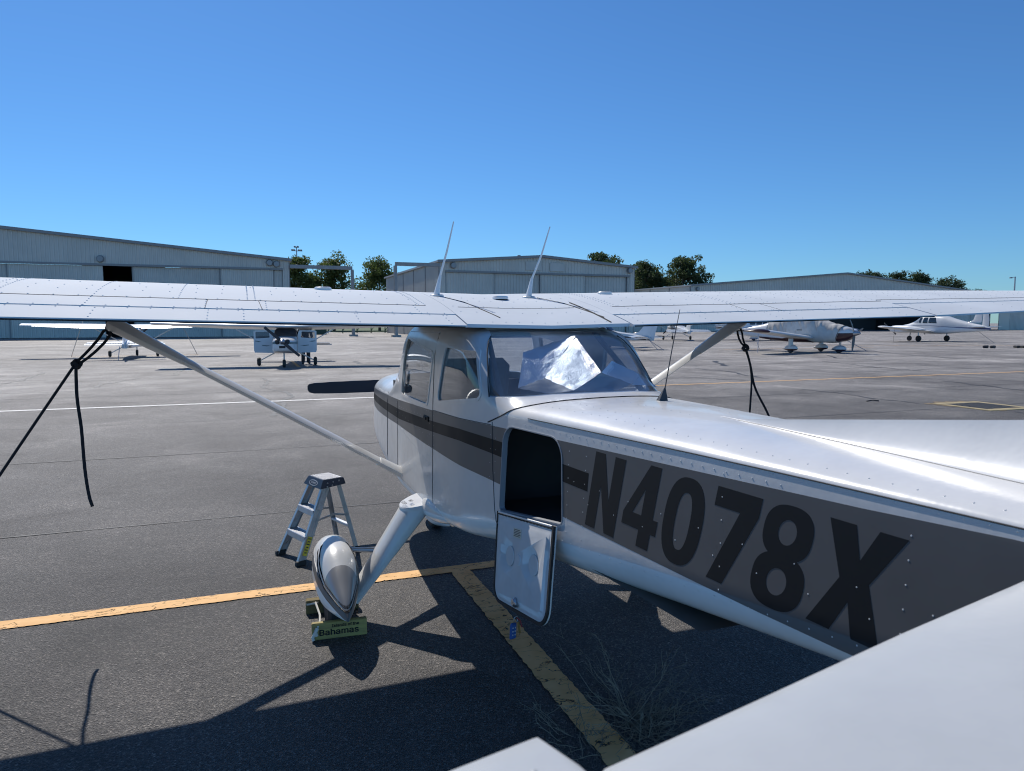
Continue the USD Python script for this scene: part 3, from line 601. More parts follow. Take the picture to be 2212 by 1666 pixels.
for c, x0, x1, st in ((0.74, -0.4, 0.4, 0.085), (0.83, -0.4, 0.4, 0.085), (0.958, -0.30, 0.36, 0.07), (0.62, -0.4, 0.4, 0.07), (0.55, -0.4, 0.4, 0.07)):
    for x in np.arange(x0, x1, st): pts.append(wing_top(x, c)); nn.append([0, -0.15, 1])
put(HERO, 'roof_rivets', rivets(pts, nn, 0.004, 0.0022), WINGW, smooth=60, kind='stuff')
for x, c, tip in ((-0.385, 0.50, (-0.293, -1.45, 2.26)), (0.192, 0.50, (0.312, -1.45, 2.26))):
    b = wing_top(x, c); tip = np.array(tip)
    a = put(HERO, 'whip_antenna', cat_m(tube([b, b + [0.004, 0, 0.03], b + [0.022, 0, 0.115]], [0.03, 0.024, 0.009], 10, [0.018, 0.015, 0.008]), tube([b + [0.02, 0, 0.11], b + (tip - b) * 0.6, tip], [0.007, 0.006, 0.0035], 8)), WHITE)
    put(a, 'antenna_foot', moved(lathe([(0.001, -0.004), (0.040, -0.004), (0.042, 0.002), (0.036, 0.007), (0.001, 0.007)], 18), b), WHITE)
b = wing_top(-0.02, 0.547)
be = put(HERO, 'roof_vent', moved(lathe([(0.001, 0), (0.046, 0.0), (0.048, 0.010), (0.043, 0.018), (0.001, 0.021)], 22), b), WHITE)
put(be, 'vent_gasket', moved(lathe([(0.001, -0.004), (0.045, -0.004), (0.045, 0.002), (0.001, 0.002)], 22), b), SEAM)
for x in (-1.01, 0.80):
    put(HERO, 'fuel_cap', moved(lathe([(0.001, -0.01), (0.048, -0.01), (0.048, 0.009), (0.040, 0.015), (0.001, 0.016)], 20), wing_top(x, 0.40)), WHITE)
# lift struts with cuffs
for s in (-1, 1):
    a, b = np.array([-0.48 * -s, -0.86, 0.685]), np.array([2.09 * s, -0.95, 1.655]); a = np.array([0.48 * s, -0.86, 0.685])
    def stick(p, q, ch, th):
        d = (q - p) / np.linalg.norm(q - p); f = np.array([0, 1.0, 0]); f -= d * (f @ d); f /= np.linalg.norm(f); u = np.cross(d, f)
        af = airfoil(12, 0.30, 0.0); af = np.stack([(0.45 - af[:, 0]), af[:, 1] / 0.15 * 0.5], 1)
        return outward(grid_mesh(np.array([[o + f * x * c + u * z * t for x, z in af] for o, c, t in zip((p, q), ch, th)]), close_u=True, cap=True))
    d = b - a
    st = put(HERO, 'wing_strut', stick(a + d * 0.02, b, (0.096, 0.096), (0.046, 0.046)), WHITE)
    put(st, 'strut_cuff', stick(a + d * 0.80, a + d * 1.03, (0.115, 0.15), (0.051, 0.092)), WHITE)
    put(st, 'strut_cuff', stick(a - d * 0.01, a + d * 0.10, (0.125, 0.112), (0.070, 0.056)), WHITE)
# main gear
def fairing(X0, Y0, s=1.0):
    st = [(0.45, .012, .25, .012), (0.43, .035, .255, .05), (0.38, .065, .265, .095), (0.28, .097, .28, .145), (0.10, .118, .288, .183), (-0.07, .114, .285, .176), (-0.20, .093, .272, .138), (-0.32, .060, .25, .088), (-0.42, .028, .23, .042), (-0.475, .006, .215, .010)]
    a = np.array(st); yy = np.linspace(a[0, 0], a[-1, 0], 40); hw, zc, hh = [PchipInterpolator(a[::-1, 0], a[::-1, k])(yy) for k in (1, 2, 3)]
    t = np.linspace(0, 2 * np.pi, 28, endpoint=False); ct, stn = np.cos(t), np.sin(t)
    sp = lambda v: np.sign(v) * np.abs(v) ** 0.88
    return outward(grid_mesh(np.stack([np.stack([X0 + s * h * sp(ct), np.full(28, Y0 + s * y), z * s + s * q * sp(stn)], 1) for y, h, z, q in zip(yy, hw, zc, hh)]), close_u=True, cap=True))
def wheel(X0, Y0, r, w, parent):
    prof = [(r * 0.55, -w / 2), (r * 0.86, -w / 2), (r * 0.97, -w * 0.36), (r, -w * 0.15), (r, w * 0.15), (r * 0.97, w * 0.36), (r * 0.86, w / 2), (r * 0.55, w / 2)]
    ty = put(parent, 'tyre', moved(lathe(prof, 26, 'x'), (X0, Y0, r)), RUB)
    put(ty, 'wheel_hub', moved(lathe([(0.001, -w * 0.4), (r * 0.5, -w * 0.42), (r * 0.56, -w * 0.45), (r * 0.56, w * 0.45), (r * 0.5, w * 0.42), (0.001, w * 0.4)], 20, 'x'), (X0, Y0, r)), ALU)
for s in (-1, 1):
    X0, Y0 = 1.003 * s, -1.50
    fm = mf(fairing(X0, Y0)) - mf(box(X0 - 0.07, X0 + 0.07, Y0 - 0.16, Y0 + 0.16, 0, 0.20))
    fr = put(HERO, 'wheel_fairing', tm(fm), WHITE)
    big = fairing(X0, Y0); big.vertices += big.vertex_normals * 0.0012
    ov = mf(big)
    put(fr, 'grey_stripe', tm(ov ^ mf(prism_x([(-1.08, .33), (-1.3, .325), (-1.55, .29), (-1.75, .245), (-2.0, .20), (-2.0, .235), (-1.75, .30), (-1.55, .355), (-1.3, .395), (-1.08, .38)], X0 - 0.2, X0 + 0.2))), GREYP)
    for z in (0.0, 0.026): put(fr, 'charcoal_pinstripe', tm(ov ^ mf(prism_x([(-1.60, .352 + z), (-1.72, .292 + z), (-2.0, .232 + z * .3), (-2.0, .240 + z * .3), (-1.72, .301 + z), (-1.60, .362 + z), (-1.45, .425 + z), (-1.45, .414 + z)], X0 - 0.2, X0 + 0.2))), DARKP)
    put(fr, 'grey_tail', tm(ov ^ mf(prism_x([(-1.69, .6), (-1.72, .30), (-2.0, .24), (-2.0, .6)], X0 - 0.2, X0 + 0.2))), mat('silver_grey_paint', (0.30, 0.30, 0.31), 0.3, metal=0.3, coat=0.3))
    wheel(X0, Y0, 0.175, 0.125, HERO)
    hp = [(-0.44, -1.63, 0.675), (-0.55, -1.635, 0.652), (-0.635, -1.58, 0.634), (-0.672, -1.49, 0.627), (-0.655, -1.39, 0.634), (-0.56, -1.325, 0.658), (-0.44, -1.30, 0.68), (-0.425, -1.46, 0.685)]
    hp = np.array(hp); hp[:, 0] = -0.44 + (hp[:, 0] + 0.44) * 0.86; hp[:, 1] = -1.47 + (hp[:, 1] + 1.47) * 0.80; cm = hp.mean(0)
    P = np.vstack([hp[k] + (np.roll(hp, -1, 0)[k] - hp[k]) * t for k in range(8) for t in (0, 0.33, 0.67)])
    P = (P + np.roll(P, 1, 0) * 0.5 + np.roll(P, -1, 0) * 0.5) / 2
    ang = np.arctan2((P - cm)[:, 1] / 0.17, (P - cm)[:, 0] / 0.12); bt = np.array([-0.905, -1.475, 0.13])
    low = bt + np.stack([0.034 * np.cos(ang) * 0.8, 0.098 * np.sin(ang), 0.034 * np.cos(ang) * -0.45], 1)
    rows = [(P - cm) * 0.97 * (1 - t) + (low - bt) * t + (cm + [0, 0, -0.012]) * (1 - t) + bt * t for t in (0, 0.12, 0.3, 0.5, 0.7, 0.85, 1.0)]
    mx = np.array([1 if s < 0 else -1, 1, 1])
    leg = put(HERO, 'landing_gear_leg', outward(grid_mesh(np.array(rows) * mx, close_u=True, cap=True)), WHITE)
    cu = outward(grid_mesh(np.array([P + [0, 0, -0.028], P + [0, 0, -0.004], (P - cm) * 0.97 + cm + [0, 0, 0.002]]) * mx, close_u=True, cap=True))
    put(leg, 'leg_cuff', cu, WHITE, smooth=20)
    put(leg, 'entry_step', cat_m(tube([(0.765 * s, -1.42, 0.372), (0.905 * s, -1.40, 0.385)], 0.014, 10), moved(lathe([(0.001, -0.004), (0.021, -0.004), (0.021, 0.004), (0.001, 0.004)], 14, 'x'), (0.907 * s, -1.40, 0.385))), ALU)
    if s < 0:
        for word, dx, dy in (('NO', 0, 0.0), ('STEP', -0.012, 0.045)):
            t = meshkit.text_mesh(word, 0.022, 0.0012); t.apply_translation([-t.bounds[1][0] / 2, 0, 0])
            n = np.array([-0.2, 0.0, 0.98]); R3 = np.eye(4); R3[:3, 0] = [0.05, -1, 0.01]; R3[:3, 1] = [0.97, 0.05, 0.21]; R3[:3, 2] = n
            t.apply_transform(R3); t.apply_translation([-0.585 + dy * -0.9, -1.50, 0.6615 - dy * 0.19]); put(leg, 'stencil_lettering', t, GREYP, smooth=False)
# teardrop fairing behind each leg root
for s in (-1, 1):
    tt = np.linspace(0, 1, 16); aa = np.linspace(0, 2 * np.pi, 18, endpoint=False); rows = []
    for t in tt:
        y = -1.44 - 0.60 * t; r = max(0.004, 0.080 * math.sin(math.pi * min(1, (t + 0.02) ** 0.65)) ** 0.8); cx = skin(y, 0.70)[0][0] + 0.052
        rows.append(np.stack([(cx + r * np.cos(aa)) * -s, np.full(18, y), 0.635 + 0.03 * t + r * 0.9 * np.sin(aa)], 1))
    put(HERO, 'leg_root_fairing', outward(grid_mesh(np.array(rows), close_u=True, cap=True)), WHITE)
# nose gear
nf = fairing(0.0, 0.14, 0.85).apply_translation([0, 0, -0.06]); put(HERO, 'nose_wheel_fairing', tm(mf(nf) - mf(box(-0.06, 0.06, 0.0, 0.28, -0.1, 0.06))), WHITE)
put(HERO, 'nose_strut', tube([(0, 0.14, 0.25), (0, 0.16, 0.72)], 0.03, 10), STEEL)
wheel(0.0, 0.14, 0.165, 0.11, HERO)
# propeller and spinner
sp = put(HERO, 'spinner', moved(lathe([(0.001, 0.30), (0.05, 0.27), (0.10, 0.19), (0.128, 0.08), (0.135, 0.0), (0.001, -0.005)], 26, 'y'), (0, 0.84, 1.13)), WHITE)
for s in (-1, 1):
    rows = []
    for r, ch, tw in ((0.06, 0.07, 0.9), (0.18, 0.10, 0.62), (0.35, 0.112, 0.42), (0.55, 0.108, 0.32), (0.75, 0.102, 0.25), (0.88, 0.092, 0.2), (0.922, 0.072, 0.2), (0.935, 0.035, 0.2)):
        a = airfoil(10, 0.10, 0.03)
        rows.append([(s * r, 0.88 + s * 0 + (-(p - 0.4) * ch * math.sin(tw) + q * ch * math.cos(tw)), 1.135 + s * ((p - 0.4) * ch * math.cos(tw) + q * ch * math.sin(tw)) + 0.012 * s * r) for p, q in a])
    bl = put(HERO, 'propeller_blade', outward(grid_mesh(np.array(rows), close_u=True, cap=True)), BLACK)
# black antenna on the rear deck
b = skin_x(-3.03, 0.10)[0]
ba = put(HERO, 'deck_antenna', cat_m(trimesh.convex.convex_hull(np.array([b + [-0.02, -0.012, 0], b + [0.02, -0.012, 0], b + [-0.02, 0.012, 0], b + [0.02, 0.012, 0], b + [0.011, 0, 0.052], b + [0.016, 0, 0.052]]))), BLACK, smooth=False)
put(ba, 'antenna_whip', tube([b + [0.013, 0, 0.045], b + [0.035, -0.01, 0.20], b + [0.055, -0.03, 0.36]], [0.0022, 0.002, 0.0012], 6), BLACK)
# tailplane, elevator with horn balance, fin
def slab(LE, TE, th, zs, n=9, nose=True):
    """lofted thin surface: LE, TE lists of (x, y)"""
    rows = []
    for (x0, y0), (x1, y1), t, z in zip(LE, TE, th, zs):
        b = (1 - np.cos(np.linspace(0, np.pi, 14))) / 2
        yt = t / 2 * np.sqrt(np.clip(b, 0, 1)) * 1.9 * (1 - b * 0.72)
        if not nose: yt = np.full(14, t / 2) * np.where((b < 1e-6), 0.6, 1) * (1 - 0.75 * b)
        up = [(x0 + (x1 - x0) * p, y0 + (y1 - y0) * p, z + q) for p, q in zip(b, yt)]; lo = [(x0 + (x1 - x0) * p, y0 + (y1 - y0) * p, z - q) for p, q in zip(b, yt)]
        rows.append(up[::-1] + lo[1:])
    return outward(grid_mesh(np.array(rows), close_u=True, cap=True))
ZS = 1.29
for s in (-1, 1):
    xs = np.array([0.10, 0.40, 0.70, 1.0, 1.17, 1.195]); le = [-4.675, -4.738, -4.80, -4.868, -4.905, -4.925]
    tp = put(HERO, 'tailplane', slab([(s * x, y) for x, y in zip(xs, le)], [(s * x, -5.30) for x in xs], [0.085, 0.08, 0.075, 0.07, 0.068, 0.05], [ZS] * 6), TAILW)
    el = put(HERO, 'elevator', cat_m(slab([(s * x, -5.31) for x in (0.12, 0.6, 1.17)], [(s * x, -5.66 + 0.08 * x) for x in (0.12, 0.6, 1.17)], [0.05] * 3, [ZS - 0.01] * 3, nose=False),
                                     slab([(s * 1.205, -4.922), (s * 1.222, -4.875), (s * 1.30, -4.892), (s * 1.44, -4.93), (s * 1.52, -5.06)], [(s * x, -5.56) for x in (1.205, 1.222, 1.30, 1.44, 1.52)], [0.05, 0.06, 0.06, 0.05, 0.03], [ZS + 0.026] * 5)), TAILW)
    pts = [(s * x, y, ZS + 0.0515) for x, y in ((1.255, -4.955), (1.236, -5.02), (1.305, -4.985), (1.28, -5.04), (1.34, -5.05), (1.236, -5.09))]
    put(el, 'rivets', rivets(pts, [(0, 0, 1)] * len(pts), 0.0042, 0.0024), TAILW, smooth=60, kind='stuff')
    pts = [(s * x, y, ZS + 0.037) for x, y in ((0.475, -4.865), (0.452, -4.873), (0.430, -4.880), (0.47, -4.92), (0.47, -4.96))]
    pts = pts[:3]
    put(tp, 'rivets', rivets(pts, [(0, 0, 1)] * len(pts), 0.0034, 0.002), WINGW, smooth=60, kind='stuff')
def vertical_surface(prof, th):
    """side outline rows: (y_front, y_back, z) -> lofted fin"""
    rows = []
    for (a, b, z), t in zip(prof, th):
        p = (1 - np.cos(np.linspace(0, np.pi, 12))) / 2; yt = t / 2 * np.sqrt(p) * 1.9 * (1 - 0.75 * p)
        f = [(q, a + (b - a) * w, z) for w, q in zip(p, yt)]; g = [(-q, a + (b - a) * w, z) for w, q in zip(p, yt)]
        rows.append(f[::-1] + g[1:])
    return outward(grid_mesh(np.array(rows), close_u=True, cap=True))
fin = put(HERO, 'fin', vertical_surface([(-4.80, -5.55, 1.365), (-4.78, -5.60, 1.45), (-4.80, -5.64, 1.60), (-5.10, -5.74, 1.95), (-5.45, -5.85, 2.30), (-5.55, -5.84, 2.34)], [0.06, 0.06, 0.06, 0.06, 0.055, 0.03]), WHITE)
put(HERO, 'rudder', vertical_surface([(-5.62, -5.95, 1.15), (-5.66, -6.0, 1.6), (-5.88, -6.15, 2.3)], [0.05, 0.05, 0.04]), WHITE)
# dorsal fin: one skin rising from its base line on the deck to the ridge
DB = PchipInterpolator([-5.4, -4.83, -4.55, -4.2, -3.9, -3.7, -3.53], [0.085, 0.08, 0.069, 0.041, 0.017, 0.006, 0.001])
rows = []
for y in np.linspace(-3.53, -5.3, 40):
    w = max(0.002, float(DB(y))); zs = skin_x(y, w)[0][2] + 0.0008; zr = float(np.interp(y, [-5.3, -4.75, -4.48, -3.95, -3.62, -3.53], [1.66, 1.545, 1.487, 1.42, 1.379, 1.369])); zr = max(zr, zs + 0.001)
    row = []
    for t in np.linspace(0, 1, 14):
        x = w * (1 - t) ** 1.25; row.append((-x, y, zs + (zr - zs) * (t ** 1.35)))
    rows.append(row + [(-q[0], q[1], q[2]) for q in row[-2::-1]])
ds = put(fin, 'dorsal_fin', grid_mesh(np.array(rows)), WHITE, smooth=60)
put(ds, 'base_seam', tube(snap([r[0] for r in rows][2:], 0.0005), 0.0009, 5), GREYP)
# open baggage door, hanging from its bottom hinge
U = np.array([0.03, -0.525, 0.072]); U /= np.linalg.norm(U); Wd = np.array([-0.13, -0.12, -0.98]); Wd -= U * (Wd @ U); Wd /= np.linalg.norm(Wd); Nn = np.cross(U, Wd); Nn *= -np.sign(Nn[0])
O = np.array([-0.437, -2.612, 0.872])
TB = np.eye(4); TB[:3, 0], TB[:3, 1], TB[:3, 2], TB[:3, 3] = U, Wd, Nn, O
def bag(m): m = m.copy(); m.apply_transform(TB); return m if np.linalg.det(TB[:3, :3]) > 0 else (m.invert() or m)
bd = [(0, 0), (0.53, 0), (0.52, 0.37), (0.02, 0.37)]
pl = Polygon(bd); pl = pl.union(Polygon([(0, 0), (0.53, 0), (0.53, 0.1), (0, 0.1)])); rd = Polygon(bd).buffer(-0.075, join_style=2).buffer(0.075, quad_segs=8).union(Polygon([(0, 0), (0.53, 0), (0.528, 0.12), (0.006, 0.12)]))
ext = lambda poly, a, b: trimesh.creation.extrude_polygon(poly, b - a, engine='earcut').apply_translation([0, 0, a])
bdoor = put(HERO, 'baggage_door', bag(ext(rd, -0.006, 0.0)), WHITE)
put(bdoor, 'rubber_edge', bag(tm(mf(ext(rd, 0.0, 0.010)) - mf(ext(rd.buffer(-0.012), -0.01, 0.02)))), RUB)
lay = [ext(rd.buffer(-0.014), 0.0, 0.006)]
pan = mf(ext(rd.buffer(-0.014), 0.0, 0.008)) + mf(trimesh.convex.convex_hull(np.vstack([np.column_stack([np.array(rd.buffer(-0.03).exterior.coords), np.full(len(rd.buffer(-0.03).exterior.coords), 0.007)]), np.column_stack([np.array(rd.buffer(-0.043).exterior.coords), np.full(len(rd.buffer(-0.043).exterior.coords), 0.016)])])))
for cx in (0.155, 0.375):
    pan = pan - mf(moved(lathe([(0.001, 0.0012), (0.052, 0.0012), (0.088, 0.03), (0.001, 0.03)], 30), (cx, 0.165, 0.0)))
    pan = pan + mf(moved(lathe([(0.001, 0.006), (0.038, 0.006), (0.040, 0.004), (0.040, 0.002), (0.001, 0.002)], 30), (cx, 0.165, 0.0)))
pan = pan + mf(moved(lathe([(0.001, 0.010), (0.024, 0.015), (0.020, 0.0185), (0.001, 0.019)], 20), (0.262, 0.165, 0.0)))
for cx in (0.155, 0.375): put(bdoor, 'embossed_ring', bag(cat_m(moved(trimesh.creation.torus(0.090, 0.0042, 36, 8), (cx, 0.165, 0.0075)))), mat('door_inner_paint', (0.60, 0.61, 0.62), 0.5, vary=0.12, scale=9.0, spec=0.3))
put(bdoor, 'inner_panel', bag(tm(pan)), mat('door_inner_paint', (0.60, 0.61, 0.62), 0.5, vary=0.12, scale=9.0, spec=0.3), smooth=40)
put(bdoor, 'hinge', bag(moved(lathe([(0.001, 0.0), (0.0055, 0.0), (0.0055, 0.50), (0.001, 0.50)], 10, 'x'), (0.015, 0.003, 0.006))), ALU)
LBL = mat('cream_label', (0.62, 0.60, 0.50), 0.6)
lb = put(bdoor, 'placard', bag(ext(Polygon([(0.20, 0.045), (0.275, 0.045), (0.275, 0.083), (0.20, 0.083)]), 0.0162, 0.0170)), LBL)
put(lb, 'printed_lines', bag(cat_m([ext(Polygon([(0.205, v), (0.262 + 0.008 * (k % 2), v), (0.262 + 0.008 * (k % 2), v + 0.0028), (0.205, v + 0.0028)]), 0.0171, 0.0174) for k, v in enumerate(np.arange(0.050, 0.079, 0.0062))])), BLACK)
put(bdoor, 'latch', bag(cat_m(moved(lathe([(0.001, 0.0), (0.020, 0.0), (0.020, 0.014), (0.012, 0.022), (0.001, 0.022)], 16), (0.262, 0.328, 0.008)), cbox((0.275, 0.328, 0.026), (0.035, 0.012, 0.008), 0.003))), STEEL)
rv = [(0.02 + 0.03 * k, 0.012) for k in range(17)] + [(0.012, 0.05 + 0.05 * k) for k in range(5)] + [(0.518, 0.05 + 0.05 * k) for k in range(5)] + [(0.10 + 0.05 * k, 0.362) for k in range(7)]
put(bdoor, 'rivets', bag(rivets([(a, b, 0.008) for a, b in rv], [(0, 0, 1)] * len(rv), 0.004, 0.002)), WHITE, smooth=60, kind='stuff')

# ------------------------------------------------------------------ step ladder
CAPM = mat('ladder_cap_plastic', (0.02, 0.028, 0.045), 0.4)
YST = mat('yellow_sticker', (0.62, 0.52, 0.05), 0.5, vary=0.4, scale=40)
GST = mat('grey_sticker', (0.42, 0.43, 0.45), 0.5, vary=0.3, scale=30)
TREAD = mat('tread_plate', (0.36, 0.36, 0.38), 0.5, metal=0.6, bump=0.004, bscale=90)
LAD = thing('step_ladder', 'small aluminium step ladder with black top cap standing beside the left wheel fairing', 'ladder', (-0.97, -0.205, 0), math.degrees(math.atan2(-0.93, 0.36)))
# local x: width (towards the camera side rail), local y: back to front is -y ... rear legs at +y
def putl(parent, name, m, mt, **kw):
    m = m.copy(); v = np.array(m.vertices); v[:, 1] += 0.117 * v[:, 2]; v[:, 2] *= 1.025; m.vertices = v; return put(parent, name, m, mt, **kw)
def beam(p, q, wx, wy, ref=(1, 0, 0)):
    p, q = np.array(p, float), np.array(q, float); d = q - p; L = np.linalg.norm(d); d /= L
    u = np.array(ref, float); u -= d * (u @ d); u /= np.linalg.norm(u); v = np.cross(d, u)
    b = trimesh.creation.box([wx, wy, L]); T = np.eye(4); T[:3, 0], T[:3, 1], T[:3, 2], T[:3, 3] = u, v, d, (p + q) / 2
    b.apply_transform(T); return b
for s in (-1, 1):
    ft, fb = (s * 0.105, -0.045, 0.505), (s * 0.163, -0.222, 0.012); rt, rb = (s * 0.10, 0.055, 0.50), (s * 0.150, 0.222, 0.012)
    putl(LAD, 'front_rail', cat_m(beam(ft, fb, 0.006, 0.058), beam(np.array(ft) + [-s * 0.010, -0.028, 0], np.array(fb) + [-s * 0.010, -0.028, 0], 0.022, 0.005), beam(np.array(ft) + [-s * 0.010, 0.028, 0], np.array(fb) + [-s * 0.010, 0.028, 0], 0.022, 0.005),
        beam(np.array(ft) + [s * 0.004, -0.010, 0], np.array(fb) + [s * 0.004, -0.010, 0], 0.003, 0.004), beam(np.array(ft) + [s * 0.004, 0.012, 0], np.array(fb) + [s * 0.004, 0.012, 0], 0.003, 0.004)), ALU, smooth=False)
    putl(LAD, 'rear_rail', cat_m(beam(rt, rb, 0.005, 0.030), beam(np.array(rt) + [-s * 0.008, 0.014, 0], np.array(rb) + [-s * 0.008, 0.014, 0], 0.018, 0.004)), ALU, smooth=False)
    putl(LAD, 'rubber_foot', cat_m(cbox((fb[0], fb[1] - 0.002, 0.016), (0.032, 0.074, 0.032), 0.005)), RUB, smooth=False)
    putl(LAD, 'rubber_foot', cat_m(cbox((rb[0], rb[1] + 0.002, 0.020), (0.030, 0.040, 0.040), 0.005)), RUB, smooth=False)
    putl(LAD, 'spreader_bar', cat_m(beam((s * 0.128, -0.115, 0.275), (s * 0.126, 0.02, 0.300), 0.003, 0.014), beam((s * 0.126, 0.02, 0.300), (s * 0.124, 0.140, 0.275), 0.003, 0.014)), ALU, smooth=False)
    putl(LAD, 'diagonal_brace', beam((s * 0.145, -0.20, 0.075), (s * 0.06, -0.165, 0.165), 0.010, 0.004), ALU, smooth=False)
    putl(LAD, 'rear_brace', beam((s * 0.135, 0.185, 0.115), (s * 0.09, 0.155, 0.205), 0.010, 0.004), ALU, smooth=False)
    f = lambda t, y: np.array(ft) + (np.array(fb) - ft) * t + [s * 0.0065, y, 0]
    putl(LAD, 'label', beam(f(0.10, 0), f(0.32, 0), 0.003, 0.040), GST, smooth=False)
    yl = putl(LAD, 'warning_label', beam(f(0.66, 0.002), f(0.90, 0.002), 0.003, 0.034), YST, smooth=False)
    putl(yl, 'printed_marks', cat_m(*[beam(f(0.68 + 0.035 * k, 0.002), f(0.693 + 0.035 * k, 0.002), 0.004, 0.026 - 0.008 * (k % 2)) for k in range(6)]), BLACK, smooth=False)
    putl(LAD, 'label', beam(np.array(ft) * 0.75 + np.array(fb) * 0.25 + [-s * 0.005, 0, 0], np.array(ft) * 0.35 + np.array(fb) * 0.65 + [-s * 0.005, 0, 0], 0.002, 0.030), GST, smooth=False)
for z, y, w in ((0.345, -0.103, 0.240), (0.180, -0.162, 0.278)):
    stp = putl(LAD, 'step', cat_m(cbox((0, y + 0.004, z), (w, 0.082, 0.006), 0.002), cbox((0, y - 0.036, z - 0.018), (w, 0.006, 0.040), 0.002)), ALU, smooth=False)
    putl(stp, 'tread', cat_m(*[cbox((0, y - 0.03 + 0.010 * k, z + 0.0035), (w - 0.02, 0.004, 0.003)) for k in range(7)]), TREAD, smooth=False)
putl(LAD, 'rear_crossbar', cbox((0, 0.158, 0.195), (0.262, 0.030, 0.018), 0.003), ALU, smooth=False)
cp = trimesh.convex.convex_hull(np.array([(sx * a, y, z) for sx in (-1, 1) for a, y, z in ((0.108, -0.075, 0.548), (0.108, 0.080, 0.548), (0.114, -0.081, 0.542), (0.114, 0.086, 0.542), (0.132, -0.103, 0.492), (0.126, 0.098, 0.503))]))
cap = putl(LAD, 'top_cap', cp, CAPM, smooth=25)
putl(cap, 'tread_plate', cat_m(cbox((0, 0.003, 0.5485), (0.200, 0.140, 0.003)), *[moved(cbox((0, 0, 0), (0.010, 0.003, 0.003)), (-0.09 + 0.0165 * i, -0.06 + 0.0165 * j, 0.5508), rz=0.8 if (i + j) % 2 else -0.8) for i in range(12) for j in range(8)]), TREAD, smooth=False)
def facing(m, o, ux, vy):
    ux = np.array(ux, float) / np.linalg.norm(ux); vy = np.array(vy, float); vy -= ux * (vy @ ux); vy /= np.linalg.norm(vy)
    T = np.eye(4); T[:3, 0], T[:3, 1], T[:3, 2], T[:3, 3] = ux, vy, np.cross(ux, vy), o; m = m.copy(); m.apply_transform(T); return m
el = np.array([(math.cos(t), math.sin(t)) for t in np.linspace(0, 2 * np.pi, 40, endpoint=False)])
badge = trimesh.creation.extrude_polygon(Polygon(el * [0.062, 0.0205]).difference(Polygon(el * [0.054, 0.0150])), 0.001, engine='earcut')
tx = meshkit.text_mesh('WERNER', 0.0125, 0.001, bold=True); tx.apply_translation([-tx.bounds[1][0] / 2, -0.006, 0])
putl(cap, 'maker_badge', cat_m(facing(badge, (0, -0.0930, 0.5165), (1, 0, 0), (0, 0.42, 0.9)), facing(tx, (0, -0.0930, 0.5165), (1, 0, 0), (0, 0.42, 0.9))), GST, smooth=False)
for s in (-1, 1):
    putl(cap, 'bolt', cat_m(*[moved(lathe([(0.001, -0.001), (0.006, -0.001), (0.005, 0.003), (0.001, 0.003)], 10, 'x'), (s * (0.1145 + 0.018 * k), y, 0.538 - 0.04 * k)) for y, k in ((-0.045, .35), (0.0, .25), (0.045, .2), (-0.05, .9), (-0.01, .8))]), ALU)

# ------------------------------------------------------------------ tie-down ropes
def rope(parent, name, pts, r=0.0075):
    P = np.array(pts, float); t = np.r_[0, np.cumsum(np.linalg.norm(np.diff(P, axis=0), axis=1))]
    f = PchipInterpolator(t, P); q = f(np.linspace(0, t[-1], max(6, int(t[-1] / 0.04))))
    return put(parent, name, tube(q, r, 8), ROPE)
def knot(parent, c, r=0.022):
    c = np.array(c, float); ms = []
    for k, (ax, ph) in enumerate(((0, 0.2), (1, 0.9), (2, 1.7))):
        a = np.linspace(0, 2 * np.pi, 16); P = np.stack([np.cos(a) * r, np.sin(a) * r * 0.8, 0.4 * r * np.sin(2 * a + ph)], 1)
        P = np.roll(P, ax, 1); ms.append(tube(c + P, 0.0085, 7))
    return put(parent, 'knot', cat_m(*ms), ROPE)
TL = thing('tie_down_rope', 'black tie-down rope with loose hanging end under the left wing strut', 'rope', (0, 0, 0), group=None)
rope(TL, 'rope_loop', [(-2.125, -0.94, 1.655), (-2.150, -0.95, 1.648), (-2.20, -0.955, 1.58), (-2.292, -0.98, 1.472)]); rope(TL, 'rope_loop', [(-2.125, -0.94, 1.655), (-2.135, -0.96, 1.61), (-2.18, -0.97, 1.55), (-2.283, -0.985, 1.458)])
knot(TL, (-2.298, -0.98, 1.455)); rope(TL, 'anchored_rope', [(-2.305, -0.98, 1.455), (-2.672, -1.0, 0.88), (-3.10, -1.02, 0.20), (-3.22, -1.025, 0.01)]); rope(TL, 'loose_end', [(-2.300, -0.985, 1.45), (-2.303, -0.99, 1.30), (-2.288, -1.0, 1.10), (-2.283, -1.0, 0.9), (-2.268, -1.0, 0.72), (-2.255, -1.0, 0.665)], 0.0085)
TR = thing('tie_down_rope', 'black doubled tie-down rope under the right wing strut', 'rope', (0, 0, 0))
rope(TR, 'rope_loop', [(2.12, -0.95, 1.665), (2.105, -0.96, 1.62), (2.12, -0.97, 1.55), (2.160, -0.98, 1.50)]); rope(TR, 'rope_loop', [(2.12, -0.95, 1.665), (2.145, -0.96, 1.62), (2.155, -0.97, 1.55), (2.175, -0.98, 1.50)])
knot(TR, (2.170, -0.98, 1.49), 0.024); rope(TR, 'anchored_rope', [(2.175, -0.98, 1.48), (2.215, -1.0, 1.32), (2.24, -1.0, 1.22), (2.39, -1.0, 0.966), (2.62, -1.0, 0.5), (2.87, -1.02, 0.01)], 0.0085); rope(TR, 'anchored_rope', [(2.168, -0.98, 1.48), (2.212, -1.0, 1.32), (2.222, -1.0, 1.22), (2.213, -1.0, 0.992), (2.20, -1.0, 0.5), (2.19, -1.02, 0.01)])

